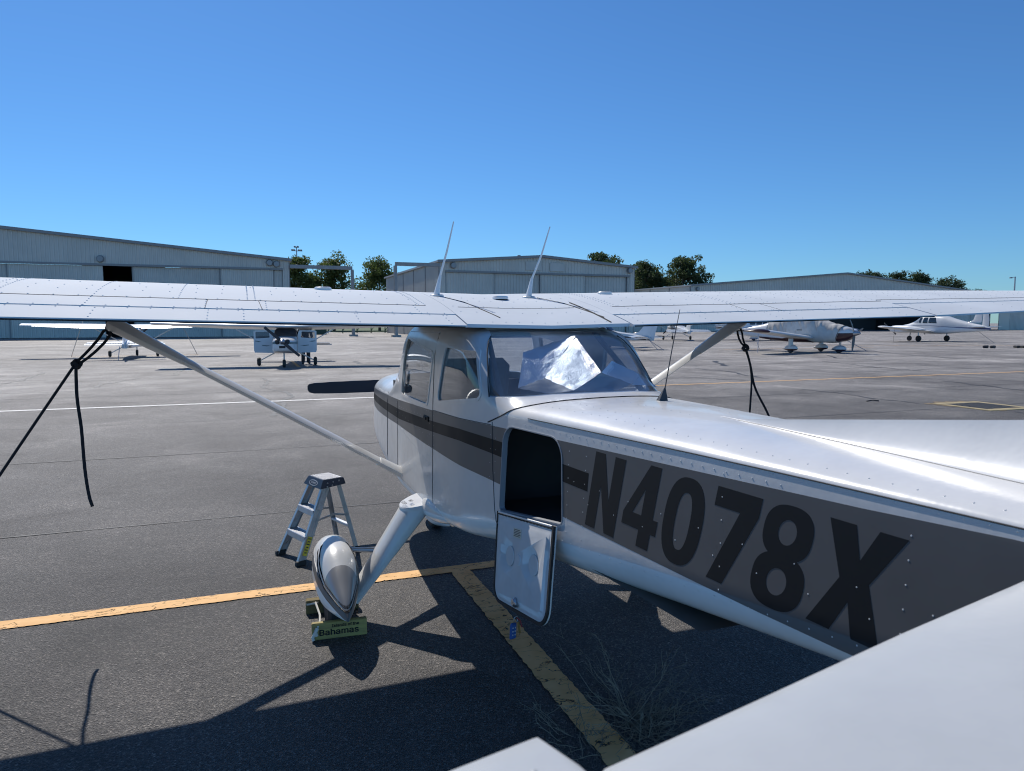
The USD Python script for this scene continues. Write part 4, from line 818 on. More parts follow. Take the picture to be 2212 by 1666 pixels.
# ------------------------------------------------------------------ wheel chock made of two boards on a cord
WOODY = mat('yellow_painted_wood', (0.40, 0.32, 0.10), 0.75, color2=(0.24, 0.18, 0.07), scale=14, bump=0.003, bscale=60, stretch=(0.35, 1, 3))
WOODB = mat('weathered_olive_wood', (0.20, 0.15, 0.055), 0.85, color2=(0.10, 0.075, 0.035), scale=16, bump=0.004, bscale=60)
CH = thing('wheel_chock', 'yellow wooden wheel chock lettered Islands of the Bahamas behind the left main wheel', 'chock', (-1.01, -1.67, 0), -4.0)
bd_ = put(CH, 'rear_board', cbox((0, 0, 0.046), (0.288, 0.030, 0.092), 0.004), WOODY, smooth=False)
for word, h, x0, z0 in (('Islands of the', 0.0150, -0.040, 0.064), ('Bahamas', 0.031, -0.105, 0.024)):
    t = meshkit.text_mesh(word, h, 0.001, bold=True); wd = {'Bahamas': 0.205, 'Islands of the': 0.142}[word]
    t.apply_translation([-t.bounds[0][0], 0, 0]); t.apply_scale([wd / t.bounds[1][0], 1, 1])
    put(bd_, 'lettering', facing(t, (x0, -0.0156, z0), (1, 0, 0), (0, 0, 1)), LETTER, smooth=False)
put(CH, 'front_board', cbox((-0.02, 0.372, 0.040), (0.30, 0.055, 0.080), 0.006), WOODB, smooth=False)
put(CH, 'cord', cat_m(tube([(-0.115, -0.020, 0.070), (-0.125, -0.028, 0.05), (-0.120, -0.024, 0.030)], 0.010, 7), tube([(-0.112, -0.018, 0.075), (-0.10, 0.03, 0.075), (-0.095, 0.2, 0.05), (-0.115, 0.34, 0.07)], 0.006, 6), tube([(-0.128, -0.026, 0.046), (-0.140, -0.028, 0.022), (-0.136, -0.03, 0.008)], 0.009, 7), tube([(-0.165, 0.342, 0.062), (-0.10, 0.342, 0.066)], 0.006, 6)), WROPE)

# ------------------------------------------------------------------ keys hanging from the baggage door lock
KB = (TB @ np.array([0.262, 0.372, 0.012, 1.0]))[:3]
KY = thing('key_bunch', 'blue car key fob and brass key hanging from the open baggage door', 'keys', KB)
BLUE = mat('blue_plastic', (0.02, 0.07, 0.22), 0.4); BRASS = mat('brass', (0.55, 0.36, 0.14), 0.35, metal=1.0); REDC = mat('red_cord', (0.22, 0.03, 0.03), 0.8)
put(KY, 'key_ring', moved(trimesh.creation.torus(0.012, 0.0015, 20, 8), (0, -0.004, -0.022), rx=1.57, rz=0.5), STEEL)
fob = put(KY, 'key_fob', moved(cbox((0, 0, 0), (0.034, 0.012, 0.066), 0.006), (-0.012, -0.004, -0.066), ry=0.06, rz=0.35), BLUE)
put(fob, 'button', cat_m(*[moved(cbox((x, -0.0065, z), (0.006, 0.002, 0.006), 0.001), (-0.012, -0.004, -0.066), ry=0.06, rz=0.35) for x in (-0.006, 0.006) for z in (-0.014, 0.0, 0.014)]), GST)
put(KY, 'key', moved(cbox((0, 0, 0), (0.010, 0.002, 0.050), 0.0008), (0.012, -0.008, -0.055), ry=-0.2, rz=0.3), BRASS)
put(KY, 'cord_tag', tube([(0.004, -0.004, -0.014), (0.018, -0.006, -0.030), (0.024, -0.008, -0.055)], 0.003, 6), REDC)
put(None, 'pouch', moved(cbox((0, 0, 0), (0.09, 0.20, 0.022), 0.008), (-0.30, -2.86, 0.855), rz=0.4), BLUE, label='blue pouch lying on the baggage compartment floor', cat='pouch')

# ------------------------------------------------------------------ dry weed growing through the joint
WEED = mat('dry_weed', (0.22, 0.185, 0.14), 0.9, vary=0.3, scale=30)
def weed(seed, base, n, reach, bias):
    g = np.random.default_rng(seed); ms = []
    for k in range(n):
        a = g.uniform(0, 2 * np.pi); d = np.array([math.cos(a), math.sin(a), g.uniform(0.15, 1.1)]) + np.array(bias) * g.uniform(0, 1.6); d /= np.linalg.norm(d)
        L = reach * g.uniform(0.3, 1.0); p = np.array([g.normal(0, 0.055), g.normal(0, 0.075), 0.0]); P = [p]; dr = d.copy()
        m = 7
        for i in range(m):
            dr = dr + g.normal(0, 0.16, 3) + [0, 0, -0.02]; dr /= np.linalg.norm(dr); p = p + dr * L / m; p[2] = max(p[2], 0.003); P.append(p)
        ms.append(tube(P, np.linspace(0.0016, 0.0009, len(P)), 3))
        for i in range(2, m + 1):
            for _ in range(g.integers(0, 3)):
                b = dr + g.normal(0, 0.55, 3); b /= np.linalg.norm(b); e = P[i] + b * L * g.uniform(0.08, 0.24); e[2] = max(e[2], 0.003)
                ms.append(tube([P[i], (P[i] + e) / 2 + g.normal(0, 0.006, 3), e], [0.0013, 0.0011, 0.0006], 3))
    return cat_m(*ms)
W0 = thing('dry_weed', 'sprawling dry weed growing at the yellow line in the shadow by the tailplane', 'weed', (0.03, -2.98, 0))
put(W0, 'stems', weed(3, None, 110, 0.44, (0.75, 0.2, -0.35)), WEED)
W1_ = thing('dry_weed', 'thin dry grass blades left of the sprawling dry weed near the yellow line', 'weed', (-0.25, -2.98, 0))
put(W1_, 'stems', weed(5, None, 24, 0.20, (-0.3, 0.2, 0.3)), WEED)
put(None, 'leaf', moved(cbox((0, 0, 0), (0.02, 0.006, 0.002)), (0.47, -2.02, 0.004), rz=0.6), WEED, label='tiny dry leaf on the shaded asphalt below the baggage door', cat='leaf')

# ------------------------------------------------------------------ drain grate
CONC = mat('drain_frame_paint', (0.36, 0.29, 0.16), 0.85, vary=0.35, scale=5)
DR = thing('storm_drain', 'square storm drain grate with worn yellow frame set in the asphalt', 'drain', (12.52, 4.45, 0), -3)
for k, (x0, x1, y0, y1) in enumerate(((-0.62, -0.46, -0.66, 0.66), (0.46, 0.62, -0.66, 0.66), (-0.459, 0.459, 0.46, 0.66), (-0.459, 0.459, -0.66, -0.46))):
    put(DR, 'frame_side', box(x0, x1, y0, y1, -0.1, 0.012), CONC, smooth=False)
IRON = mat('cast_iron', (0.075, 0.072, 0.07), 0.8, metal=0.0)
put(DR, 'pit', box(-0.459, 0.459, -0.459, 0.459, 0.0042, 0.0046), mat('pit_dark', (0.025, 0.023, 0.02), 0.9), smooth=False)  # flat near-black sheet laid under the bars
for k in range(17): put(DR, 'grate_bar', box(-0.455, 0.455, -0.445 + 0.054 * k, -0.418 + 0.054 * k, 0.0047, 0.014), IRON, smooth=False)
put(None, 'twig', tube([(11.0, 5.9, 0.012), (11.15, 5.88, 0.03), (11.3, 5.86, 0.012)], 0.012, 5), RUB, label='small dark scrap of rubber on the asphalt left of the storm drain', cat='debris')

# ------------------------------------------------------------------ hangars
WALLM = mat('hangar_cladding', (0.53, 0.50, 0.445), 0.6, vary=0.10, scale=0.35)
WALL2 = mat('hangar_door_cladding', (0.49, 0.465, 0.42), 0.6, vary=0.12, scale=0.4)
TRIM = mat('hangar_trim', (0.22, 0.215, 0.21), 0.6)
ROOFM = mat('hangar_roof', (0.34, 0.34, 0.34), 0.5, vary=0.1, scale=0.4)
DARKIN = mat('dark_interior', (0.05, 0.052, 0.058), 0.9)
LAMPG = mat('lamp_lens', (0.25, 0.25, 0.25), 0.25)
def corr(x0, x1, z0, ztop, y, period=0.42, depth=0.07):
    """corrugated sheet in the xz plane facing -y; ztop a function of x"""
    n = max(1, int(round((x1 - x0) / period))); xs = []; ys = []
    for k in range(n):
        a = x0 + (x1 - x0) * k / n; p = (x1 - x0) / n
        xs += [a, a + p * 0.55, a + p * 0.65, a + p * 0.90]; ys += [y, y, y - depth, y - depth]
    xs.append(x1); ys.append(y); xs, ys = np.array(xs), np.array(ys); zt = np.array([ztop(x) for x in xs])
    return grid_mesh(np.stack([np.column_stack([xs, ys, np.full(len(xs), z0)]), np.column_stack([xs, ys, zt])]))
def wall_lamp(parent, x, y, z):
    l = put(parent, 'wall_lamp', moved(lathe([(0.001, -0.25), (0.34, -0.2), (0.40, 0.0), (0.38, 0.12), (0.001, 0.15)], 18, 'y'), (x, y - 0.25, z)), TRIM)
    put(l, 'lens', moved(lathe([(0.001, 0), (0.30, 0), (0.30, 0.02), (0.001, 0.03)], 18, 'y'), (x, y - 0.50, z)), LAMPG)
def hangar(label, x0, x1, y, depth, eave, peak, head, panels, opening=None, lamps=(), end=0.7, notch=()):
    xm = (x0 + x1) / 2; H = thing('hangar', label, 'hangar', (xm, y, 0)); L = lambda m: moved(m, (-xm, -y, 0))
    top = lambda x: peak - (peak - eave) * abs(x - xm) / ((x1 - x0) / 2)
    put(H, 'gable_wall', L(corr(x0, x1, head, top, y)), WALLM, smooth=False)
    for a, b in ((x0, x0 + end), (x1 - end, x1)): put(H, 'corner_wall', L(corr(a, b, 0, lambda x: head, y)), WALLM, smooth=False)
    put(H, 'door_header', L(box(x0 + end, x1 - end, y - 0.16, y - 0.02, head - 0.18, head + 0.06)), TRIM, smooth=False)
    for k, (a, b) in enumerate(panels):
        off = 0.12 + 0.14 * (k % 2)
        p = put(H, 'door_panel', L(corr(a, b, 0.05, lambda x: head - 0.19, y + off)), WALL2 if k % 2 else WALLM, smooth=False)
        put(p, 'panel_edge', L(box(a, a + 0.10, y + off - 0.09, y + off + 0.01, 0.05, head - 0.19)), TRIM, smooth=False)
    if opening:
        a, b, zo = opening
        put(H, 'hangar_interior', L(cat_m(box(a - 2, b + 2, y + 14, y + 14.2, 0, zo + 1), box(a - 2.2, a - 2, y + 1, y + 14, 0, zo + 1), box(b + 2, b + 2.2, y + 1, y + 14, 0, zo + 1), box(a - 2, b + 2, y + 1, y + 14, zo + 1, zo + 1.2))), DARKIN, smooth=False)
    for s, xx in ((-1, x0), (1, x1)):
        f = lambda q: eave
        n = int(depth / 6.5)
        for k in range(n):
            c = corr(y + depth * k / n, y + depth * (k + 1) / n, 0, f, 0); v = c.vertices; c = trimesh.Trimesh(np.stack([xx + s * -v[:, 1], v[:, 0], v[:, 2]], 1), c.faces, process=False)
            sw = put(H, 'side_wall', L(c), WALLM, smooth=False)
            put(sw, 'pilaster', L(box(xx - 0.12 if s < 0 else xx, xx if s < 0 else xx + 0.12, y + depth * k / n, y + depth * k / n + 0.3, 0, eave - 0.1)), TRIM, smooth=False)
    put(H, 'rear_wall', L(box(x0 + 0.05, x1 - 0.05, y + depth - 0.1, y + depth, 0, eave)), WALLM, smooth=False)
    for s in (-1, 1):
        xe = x0 - 0.35 if s < 0 else x1 + 0.35; ze = eave - (peak - eave) * 0.35 / ((x1 - x0) / 2)
        put(H, 'roof', L(prism_y([(xm, peak + 0.02), (xm, peak + 0.26), (xe, ze + 0.26), (xe, ze + 0.02)], y - 0.35, y + depth + 0.3)), ROOFM, smooth=False)
        put(H, 'rake_trim', L(prism_y([(xm, peak - 0.02), (xm, peak + 0.30), (xe, ze + 0.30), (xe, ze - 0.02)], y - 0.47, y - 0.355)), TRIM, smooth=False)
    for x, z in lamps: wall_lamp(H, x - xm, 0.0, z)
    for a, b, c, d in notch: put(H, 'gable_vent', L(box(a, b, y - 0.14, y - 0.075, c, d)), WALL2, smooth=False)
    return H
LH = hangar('long pale hangar at left with a dark square gap in its sliding doors', -60.0, 4.1, 85.0, 34.0, 9.15, 11.9, 8.2,
            [(-59.3, -50), (-50, -41), (-41, -33), (-33, -24.8), (-24.8, -15.7), (-12.85, -3.66), (-3.66, 2.3), (2.3, 3.4)], opening=(-15.7, -12.85, 8.0), lamps=((-15.86, 8.75), (2.7, 8.72), (1.9, 8.85)))
CHG = hangar('pale hangar in the centre with gable vents and closed doors', 21.35, 48.5, 79.0, 34.0, 9.05, 10.05, 8.05,
             [(22.05, 28.36), (28.36, 34.61), (34.61, 41.12), (41.12, 47.4), (47.4, 47.8)], lamps=((24.6 - 1.6, 8.7), (47.7, 8.7)), notch=((32.6, 34.8, 8.4, 9.5), (36.0, 38.0, 8.35, 9.4)))
put(CHG, 'roof_cap', moved(lathe([(0.001, 0), (0.15, 0), (0.15, 0.25), (0.25, 0.27), (0.2, 0.4), (0.001, 0.42)], 12), (-2.0, 3, 10.15)), TRIM)
RH = hangar('widest low-gabled hangar at right, its big doorway standing open and dark', 79.5, 157.0, 110.0, 36.0, 8.75, 12.0, 7.6,
            [(80.2, 88.0), (88.0, 97.0), (97.0, 106.5), (140.7, 146.5), (146.5, 156.3)], opening=(106.5, 140.7, 7.2), lamps=((80.8, 8.2), (118, 8.3)))
LOW = thing('lean_to_building', 'low flat pale annexe adjoining the left end of the right hangar', 'building', (71.5, 111.0, 0))
put(LOW, 'wall', moved(corr(-6, 7.4, 0, lambda x: 6.6, 0), (0, 0, 0)), WALLM, smooth=False); put(LOW, 'side_wall', box(-6.05, -5.95, 0.05, 20, 0, 6.6), WALLM, smooth=False)
put(LOW, 'roof', box(-6.4, 7.6, -0.5, 20, 6.62, 6.95), ROOFM, smooth=False)
put(LOW, 'downpipe', tube([(2.2, -0.15, 0.2), (2.2, -0.15, 3.4), (2.6, -0.15, 3.7)], 0.09, 8), WALLM)
ANX = thing('hangar_annexe', 'low grey building right of the big open hangar with an open side door', 'building', (172, 111, 0))
put(ANX, 'wall', cat_m(corr(-14.8, -10.2, 0, lambda x: 5.0, 0), corr(-2.4, 30, 0, lambda x: 5.0, 0)), WALLM, smooth=False)
put(ANX, 'wall_over_door', corr(-10.2, -2.4, 4.2, lambda x: 5.0, 0), WALLM, smooth=False)
put(ANX, 'roof', box(-15, 30, -0.6, 16, 5.02, 5.4), ROOFM, smooth=False)
put(ANX, 'door_opening', box(-10.15, -6.0, 1.2, 1.3, 0, 4.2), DARKIN, smooth=False); put(ANX, 'door_leaf', box(-6.0, -2.45, -0.9, -0.75, 0.05, 4.1), mat('cream_door', (0.50, 0.47, 0.40), 0.6), smooth=False); put(ANX, 'door_hood', box(-10.4, -2.2, -1.2, 0, 4.22, 4.4), WALLM, smooth=False)
# hangar door track frames reaching beyond the buildings
TRK = mat('track_steel', (0.27, 0.26, 0.25), 0.6, vary=0.15, scale=2)
for lab, xa, xb, y, h in (('steel door-track frame reaching right from the long left hangar', 4.2, 11.6, 84.4, 8.25), ('steel door-track frame reaching left from the centre hangar', 15.8, 21.3, 78.6, 8.45)):
    post = xb if xa < 10 else xa
    T = thing('door_track_frame', lab, 'steel frame', (post, y, 0))
    put(T, 'track_beam', box(xa - post, xb - post, -0.2, 0.2, h, h + 0.42), TRK, smooth=False)
    put(T, 'post', cat_m(box(-0.16, 0.16, -0.30, -0.12, 0, h), box(-0.16, 0.16, 0.12, 0.30, 0, h)), TRK, smooth=False)
    put(T, 'base_plate', box(-0.5, 0.5, -0.5, 0.5, 0, 0.25), TRK, smooth=False)

# ------------------------------------------------------------------ trees
BARK = mat('bark', (0.09, 0.07, 0.055), 0.9, vary=0.3, scale=4)
def leaf_mat(name, c1, c2):
    n = {'o': ('geometry', {}), 'r': ('rgb_ramp', {'ramp': [(0.0, c1), (1.0, c2)]}), 'd': ('principled_bsdf', {'roughness': 0.6, 'specular_ior_level': 0.3}), 't': ('translucent_bsdf', {}), 'm': ('mix_closure', {'fac': 0.45})}
    return usdkit.material(stage, '/World/Looks/' + name, n, [('o.random_per_island', 'r.fac'), ('r.color', 'd.base_color'), ('r.color', 't.color'), ('d.BSDF', 'm.closure1'), ('t.BSDF', 'm.closure2')], surface='m.closure')
LEAFA = leaf_mat('leaf_green', (0.10, 0.135, 0.04), (0.24, 0.27, 0.09)); LEAFP = leaf_mat('pine_green', (0.05, 0.078, 0.036), (0.12, 0.15, 0.068)); LEAFD = leaf_mat('dark_leaf', (0.065, 0.092, 0.036), (0.16, 0.185, 0.072))
def cards(P, size, g):
    n = len(P); a = g.normal(size=(n, 3)); a /= np.linalg.norm(a, axis=1, keepdims=True); b = np.cross(a, g.normal(size=(n, 3))); b /= np.linalg.norm(b, axis=1, keepdims=True)
    s = size * g.uniform(0.6, 1.3, (n, 1)); V = np.stack([P - a * s, P + b * s * 0.55, P + a * s, P - b * s * 0.55], 1).reshape(-1, 3)
    i = 4 * np.arange(n)[:, None]; F = np.vstack([i + [0, 1, 2], i + [0, 2, 3]]); return trimesh.Trimesh(V, F, process=False)
def tree(name, label, x, y, h, r, kind, seed, group=None, base=0.0, leaf=None, nl=9000):
    r = r * (1.75 if kind == 'cone' else 1.2)
    g = np.random.default_rng(seed); T = thing(name, label, 'tree', (x, y, 0), 0, group)
    limbs, tips = [], []
    tr = [(0, 0, 0), (g.normal(0, .1), g.normal(0, .1), h * 0.4), (g.normal(0, .2), g.normal(0, .2), h * 0.97)]
    put(T, 'trunk', tube(tr, [0.035 * h * 0.6, 0.024 * h * 0.6, 0.004 * h], 8), BARK)
    nb = 60
    for k in range(nb):
        z = h * (base + (1 - base) * (0.10 + 0.88 * ((k + g.uniform()) / nb))) ; u = (z / h - base) / (1 - base)
        if kind == 'cone': R = r * (1 - u) ** 0.75 * min(1, 0.55 + u * 3)
        elif kind == 'round': R = r * math.sqrt(max(0.02, 1 - (2 * u - 0.95) ** 2))
        else: R = r * (0.55 + 0.45 * math.sin(math.pi * min(1, u * 1.05)))
        a = g.uniform(0, 2 * np.pi); L = R * g.uniform(0.62, 1.12); e = np.array([math.cos(a) * L, math.sin(a) * L, z + L * g.uniform(0.0, 0.4)]); s = np.array([0, 0, z - L * 0.15])
        limbs.append(tube([s, (s + e) / 2 + [0, 0, L * 0.08], e], [0.006 * h, 0.004 * h, 0.001 * h], 4)); tips.append((s, e))
    put(T, 'limbs', cat_m(*limbs), BARK, kind='stuff')
    P = []
    for s, e in tips:
        for c in (0.55, 0.8, 1.0):
            q = s + (e - s) * c + g.normal(0, 0.12 * r, 3) * [1, 1, 0.6]; n = int(nl / nb / 3 * (0.7 + 0.6 * g.uniform()))
            d = g.normal(size=(n, 3)); d /= np.linalg.norm(d, axis=1, keepdims=True); P.append(q + d * (g.uniform(0, 1, (n, 1)) ** 0.45) * np.array([0.26, 0.26, 0.18]) * min(r, 5.5))
    put(T, 'crown', cards(np.vstack(P), 0.034 * h ** 0.7 * 1.2, g), leaf or LEAFA, smooth=False, kind='stuff')
    return T
tree('tree', 'leafy tree at the right end of the left hangar under the stadium light', 9.2, 140, 14.4, 3.0, 'cone', 1, base=0.12)
tree('tree', 'smaller rounded tree to the right of the tree by the left hangar', 12.1, 138, 10.3, 2.2, 'round', 2, base=0.15)
tree('tree', 'broad conical tree behind the left door-track frame', 15.9, 140, 14.4, 4.1, 'cone', 3, base=0.08)
tree('tree', 'leafy conical tree just left of the centre hangar and its track frame', 25.0, 140, 14.2, 4.4, 'cone', 4, base=0.08)
tree('tree', 'small tree peeking between track frame and side wall of centre hangar', 28.7, 141, 11.2, 2.2, 'cone', 5, base=0.1)
tree('tree', 'dark treetop showing above the roof of the centre hangar', 76.5, 140, 17.0, 4.2, 'round', 6, base=0.3, leaf=LEAFD)
tree('tree', 'dark oval tree against the right end of the centre hangar', 88.3, 142, 15.8, 4.4, 'round', 7, base=0.1, leaf=LEAFD)
tree('tree', 'largest dark tree, wide and bushy, between centre and right hangars', 98.3, 140, 16.4, 5.4, 'round', 8, base=0.08, leaf=LEAFD, nl=16000)
tree('tree', 'tree joining the oval tree and the largest bushy tree', 93.5, 150, 15.0, 4.0, 'round', 9, base=0.1, leaf=LEAFD)
ORD = 'first second third fourth fifth sixth seventh eighth ninth tenth eleventh twelfth thirteenth fourteenth'.split()
gp = np.random.default_rng(77)
for k, x in enumerate(np.linspace(217, 271, 14)):
    px = (x - 217) / 54; htop = np.interp(px, [0, .1, .2, .45, .55, .62, .75, .9, 1], [20.5, 20.0, 21.5, 22.2, 20.8, 19.6, 20.2, 18.6, 16.5]) + gp.uniform(-1.4, -0.2)
    tree('pine_tree', f'tall dark pine, {ORD[k]} from the left in the row behind the right hangar', x + gp.uniform(-.6, .6), 200 + gp.uniform(-5, 8), htop, gp.uniform(3.7, 4.6), 'pine', 100 + k, 'pines in the row behind the right hangar', base=0.35, leaf=LEAFP, nl=4200)
for k, x in enumerate(np.linspace(287, 306, 8)):
    tree('pine_tree', f'distant dark pine, {ORD[k]} from the left, low on the far right skyline', x, 205 + gp.uniform(-4, 5), 14.6 + gp.uniform(-0.6, 1.2), gp.uniform(1.8, 2.6), 'pine', 140 + k, 'distant pines at far right', base=0.4, leaf=LEAFP, nl=900)
tree('pine_tree', 'single small treetop between the pine row and far right pines', 275.5, 203, 13.6, 1.6, 'pine', 160, base=0.4, leaf=LEAFP, nl=900)
# lamps
POLE = mat('galvanised_pole', (0.35, 0.37, 0.38), 0.5, metal=0.5)
SL = thing('stadium_light', 'tall floodlight mast with cross-arm lamps behind the left hangar tree', 'floodlight', (9.75, 150, 0))
put(SL, 'mast', tube([(0, 0, 0), (0, 0, 17.5)], [0.16, 0.10], 8), POLE)
for z, xs in ((16.9, (-0.85, -0.45, 0.5, 0.95)), (17.6, (-0.3, 0.3))):
    put(SL, 'cross_arm', box(xs[0] - 0.2, xs[-1] + 0.2, -0.06, 0.06, z - 0.30, z - 0.2), POLE, smooth=False)
    for x in xs: put(SL, 'flood_lamp', moved(lathe([(0.05, 0.1), (0.18, 0.05), (0.26, -0.16), (0.22, -0.2), (0.001, -0.2)], 12), (x, 0, z), ry=0.3), TRIM)
ST = thing('street_lamp', 'thin street lamp with one short arm at the far right', 'street lamp', (230.2, 150, 0))
put(ST, 'pole', tube([(0, 0, 0), (0, 0, 16.4)], [0.22, 0.2], 8), POLE); put(ST, 'arm', box(-2.2, 0, -0.08, 0.08, 16.1, 16.25), POLE, smooth=False); put(ST, 'lamp_head', cbox((-2.0, 0, 16.0), (1.1, 0.4, 0.3), 0.05), TRIM)
# green gate and fence beyond the gap between hangars
GREEN = mat('green_fence_paint', (0.02, 0.07, 0.05), 0.5); GRASS = mat('verge_grass', (0.09, 0.12, 0.04), 0.9, vary=0.5, scale=2)
structure('grass_verge', grid_mesh(np.array([[(14, 122, 0.02), (60, 122, 0.02)], [(14, 260, 0.02), (60, 260, 0.02)]])), GRASS)
FN = thing('fence', 'low green pipe fence across the gap between left and centre hangars', 'fence', (20, 112, 0))
for z in (0.35, 1.5): put(FN, 'rail', tube([(-8.5, 0, z), (8, 0, z)], 0.07, 6), GREEN)
for k in range(8): put(FN, 'post', tube([(-8.4 + 2.3 * k, 0, 0), (-8.4 + 2.3 * k, 0, 1.6)], 0.09, 6), GREEN); put(FN, 'brace', tube([(-8.4 + 2.3 * k, 0, 0.4), (-7.6 + 2.3 * k, 0, 1.5)], 0.05, 5), GREEN)
UB = thing('utility_box', 'dark green box beside the track-frame post at the gap', 'utility box', (9.2, 100, 0)); put(UB, 'cabinet', cbox((0, 0, 0.75), (1.6, 1, 1.5), 0.08), GREEN); put(UB, 'lid', cbox((0, 0, 1.55), (1.75, 1.15, 0.1), 0.03), GREEN)

# ------------------------------------------------------------------ parked aeroplanes
PW = mat('parked_aircraft_white', (0.58, 0.59, 0.60), 0.35, vary=0.06, scale=1.5, coat=0.2); PRED = mat('maroon_paint', (0.035, 0.010, 0.014), 0.35, coat=0.3); PBLU = mat('blue_paint', (0.04, 0.06, 0.16), 0.4); PTEAL = mat('teal_grey_paint', (0.10, 0.15, 0.16), 0.4)
DGL = mat('dark_cabin_glass', (0.015, 0.018, 0.022), 0.06, spec=0.8)
C_OUT = fuselage(dy=0.10); C_OUT.apply_translation([0, 1.5, 0]); MC = mf(C_OUT)
def shifted(f): t = tm(f); return t
CW1 = prism_x([(y + 1.5, z) for y, z in P_W1], -0.8, 0.8); CW2 = prism_x([(y + 1.5, z) for y, z in P_W2], -0.8, 0.8)
CSH = prism_x([(1.22, 1.335), (0.88, 1.325), (0.70, 1.30), (0.60, 1.62), (0.64, 1.75), (1.3, 1.75)], -0.8, 0.8); CRE = prism_y([(x, z) for x, z in P_REAR], -1.12, -0.58)
C_G = mf(C_OUT.copy().apply_translation([0, 0, 0]))
CB = C_OUT.copy(); CB.vertices += CB.vertex_normals * 0.006; CB = mf(CB)
def wloft2(xs, a=0.0, b=1.0, dz=0.0):
    m = wing_loft(xs, a, b, 14); m.apply_translation([0, 1.5, dz]); return m
def sweep_fin(prof, th): return vertical_surface(prof, th)
def high_wing(label, loc, rz, sc, trim, group=None, doors_open=False, number=None, fairings=False):
    A = thing('parked_aeroplane', label, 'aeroplane', loc, rz, group)
    def S(m):
        m = m.copy(); v = np.array(m.vertices); v[:, 2] -= 0.13 * np.maximum(0, -v[:, 1] - 0.3); m.vertices = v; return m.apply_scale(sc)
    put(A, 'fuselage', S(C_OUT), PW); put(A, 'side_stripe', S(tm(CB ^ mf(prism_x([(2.3, 1.04), (0.5, 0.98), (-3.9, 1.12), (-3.9, 1.20), (0.5, 1.10), (2.3, 1.12)], -0.8, 0.8)))), trim)
    for nm, m in (('side_window', CW1), ('quarter_window', CW2)):
        for s in (-1, 1):
            g = CB ^ mf(m) ^ mf(box(min(0.2 * s, s), max(0.2 * s, s), -3, 3, 0, 2)); put(A, nm, S(tm(g)), DGL)
    put(A, 'windshield', S(tm(CB ^ mf(CSH))), DGL); put(A, 'rear_window', S(tm(CB ^ mf(CRE))), DGL)
    for s in (-1, 1):
        X = lambda *a: [s * v for v in a]
        w = put(A, 'wing', S(wloft2(X(0.0, 0.5, 2.6, 4.6, 5.4, 5.5), 0, 0.86)), PW)
        put(w, 'flap', S(wloft2(X(0.5, 2.6), 0.865, 1.0)), PW); put(w, 'aileron', S(wloft2(X(2.63, 4.9), 0.865, 1.0)), PW)
        put(w, 'rib_lines', S(cat_m(*[tube([wing_top(s * x, 0.87) + [0, 1.5, 0.002], wing_top(s * x, 0.99) + [0, 1.5, 0.002]], 0.006, 4) for x in np.arange(0.6, 4.9, 0.16)])), SEAM, kind='stuff')
        put(A, 'wing_strut', S(tube([(0.47 * s, 0.64, 0.70), (2.09 * s, 0.55, 1.66)], [0.035, 0.035], 8, [0.022, 0.022])), PW)
        lg = put(A, 'gear_leg', S(tube([(0.40 * s, 0.1, 0.66), (1.16 * s, 0.0, 0.24)], [0.035, 0.025], 8)), PW)
        ty = put(A, 'main_wheel', S(moved(lathe([(0.09, -0.07), (0.16, -0.07), (0.19, -0.02), (0.19, 0.02), (0.16, 0.07), (0.09, 0.07), (0.06, 0.03), (0.001, 0.03)], 20, 'x'), (1.23 * s, 0, 0.19))), RUB)
        h = put(A, 'tailplane', S(slab([(s * x, -3.10 - 0.2 * x) for x in (0.1, 0.9, 1.8)], [(s * x, -3.75) for x in (0.1, 0.9, 1.8)], [0.07, 0.06, 0.05], [1.33] * 3)), PW)
        el = put(h, 'elevator', S(slab([(s * x, -3.76) for x in (0.12, 0.9, 1.88)], [(s * x, -4.22 + 0.06 * x) for x in (0.12, 0.9, 1.88)], [0.05] * 3, [1.29] * 3, nose=False)), PW)
        put(el, 'rib_lines', S(cat_m(*[tube([(s * x, -3.80, 1.335), (s * x, -4.10, 1.322)], 0.005, 4) for x in np.arange(0.2, 1.8, 0.12)])), SEAM, kind='stuff')
    put(A, 'nose_leg', S(tube([(0, 1.62, 0.18), (0, 1.60, 0.75)], 0.035, 8)), STEEL)
    put(A, 'nose_wheel', S(moved(lathe([(0.08, -0.06), (0.15, -0.06), (0.175, -0.02), (0.175, 0.02), (0.15, 0.06), (0.08, 0.06), (0.05, 0.02), (0.001, 0.02)], 20, 'x'), (0, 1.64, 0.175))), RUB)
    put(A, 'fin', S(vertical_surface([(-2.05, -4.1, 1.37), (-2.9, -4.1, 1.45), (-3.25, -4.15, 1.6), (-3.9, -4.42, 2.35), (-4.0, -4.42, 2.40)], [0.06, 0.08, 0.08, 0.06, 0.03])), PW)
    rd = put(A, 'rudder', S(vertical_surface([(-4.13, -4.42, 1.15), (-4.13, -4.5, 1.6), (-4.44, -4.72, 2.38)], [0.06, 0.06, 0.05])), PW)
    put(rd, 'rudder_tip', S(vertical_surface([(-4.0, -4.73, 2.40), (-4.05, -4.72, 2.46)], [0.06, 0.04])), trim)
    put(A, 'spinner', S(moved(lathe([(0.001, 0.28), (0.06, 0.22), (0.11, 0.12), (0.13, 0.0), (0.001, -0.01)], 18, 'y'), (0, 2.33, 1.14))), STEEL)
    an = -0.72
    for s in (-1, 1): put(A, 'propeller_blade', S(moved(cat_m(cbox((0.12 + 0.2, 0, 0), (0.40, 0.03, 0.13), 0.012), cbox((0.70, 0, 0), (0.46, 0.025, 0.115), 0.01)), (0, 2.36, 1.14), ry=(an if s > 0 else an + math.pi))), BLACK)
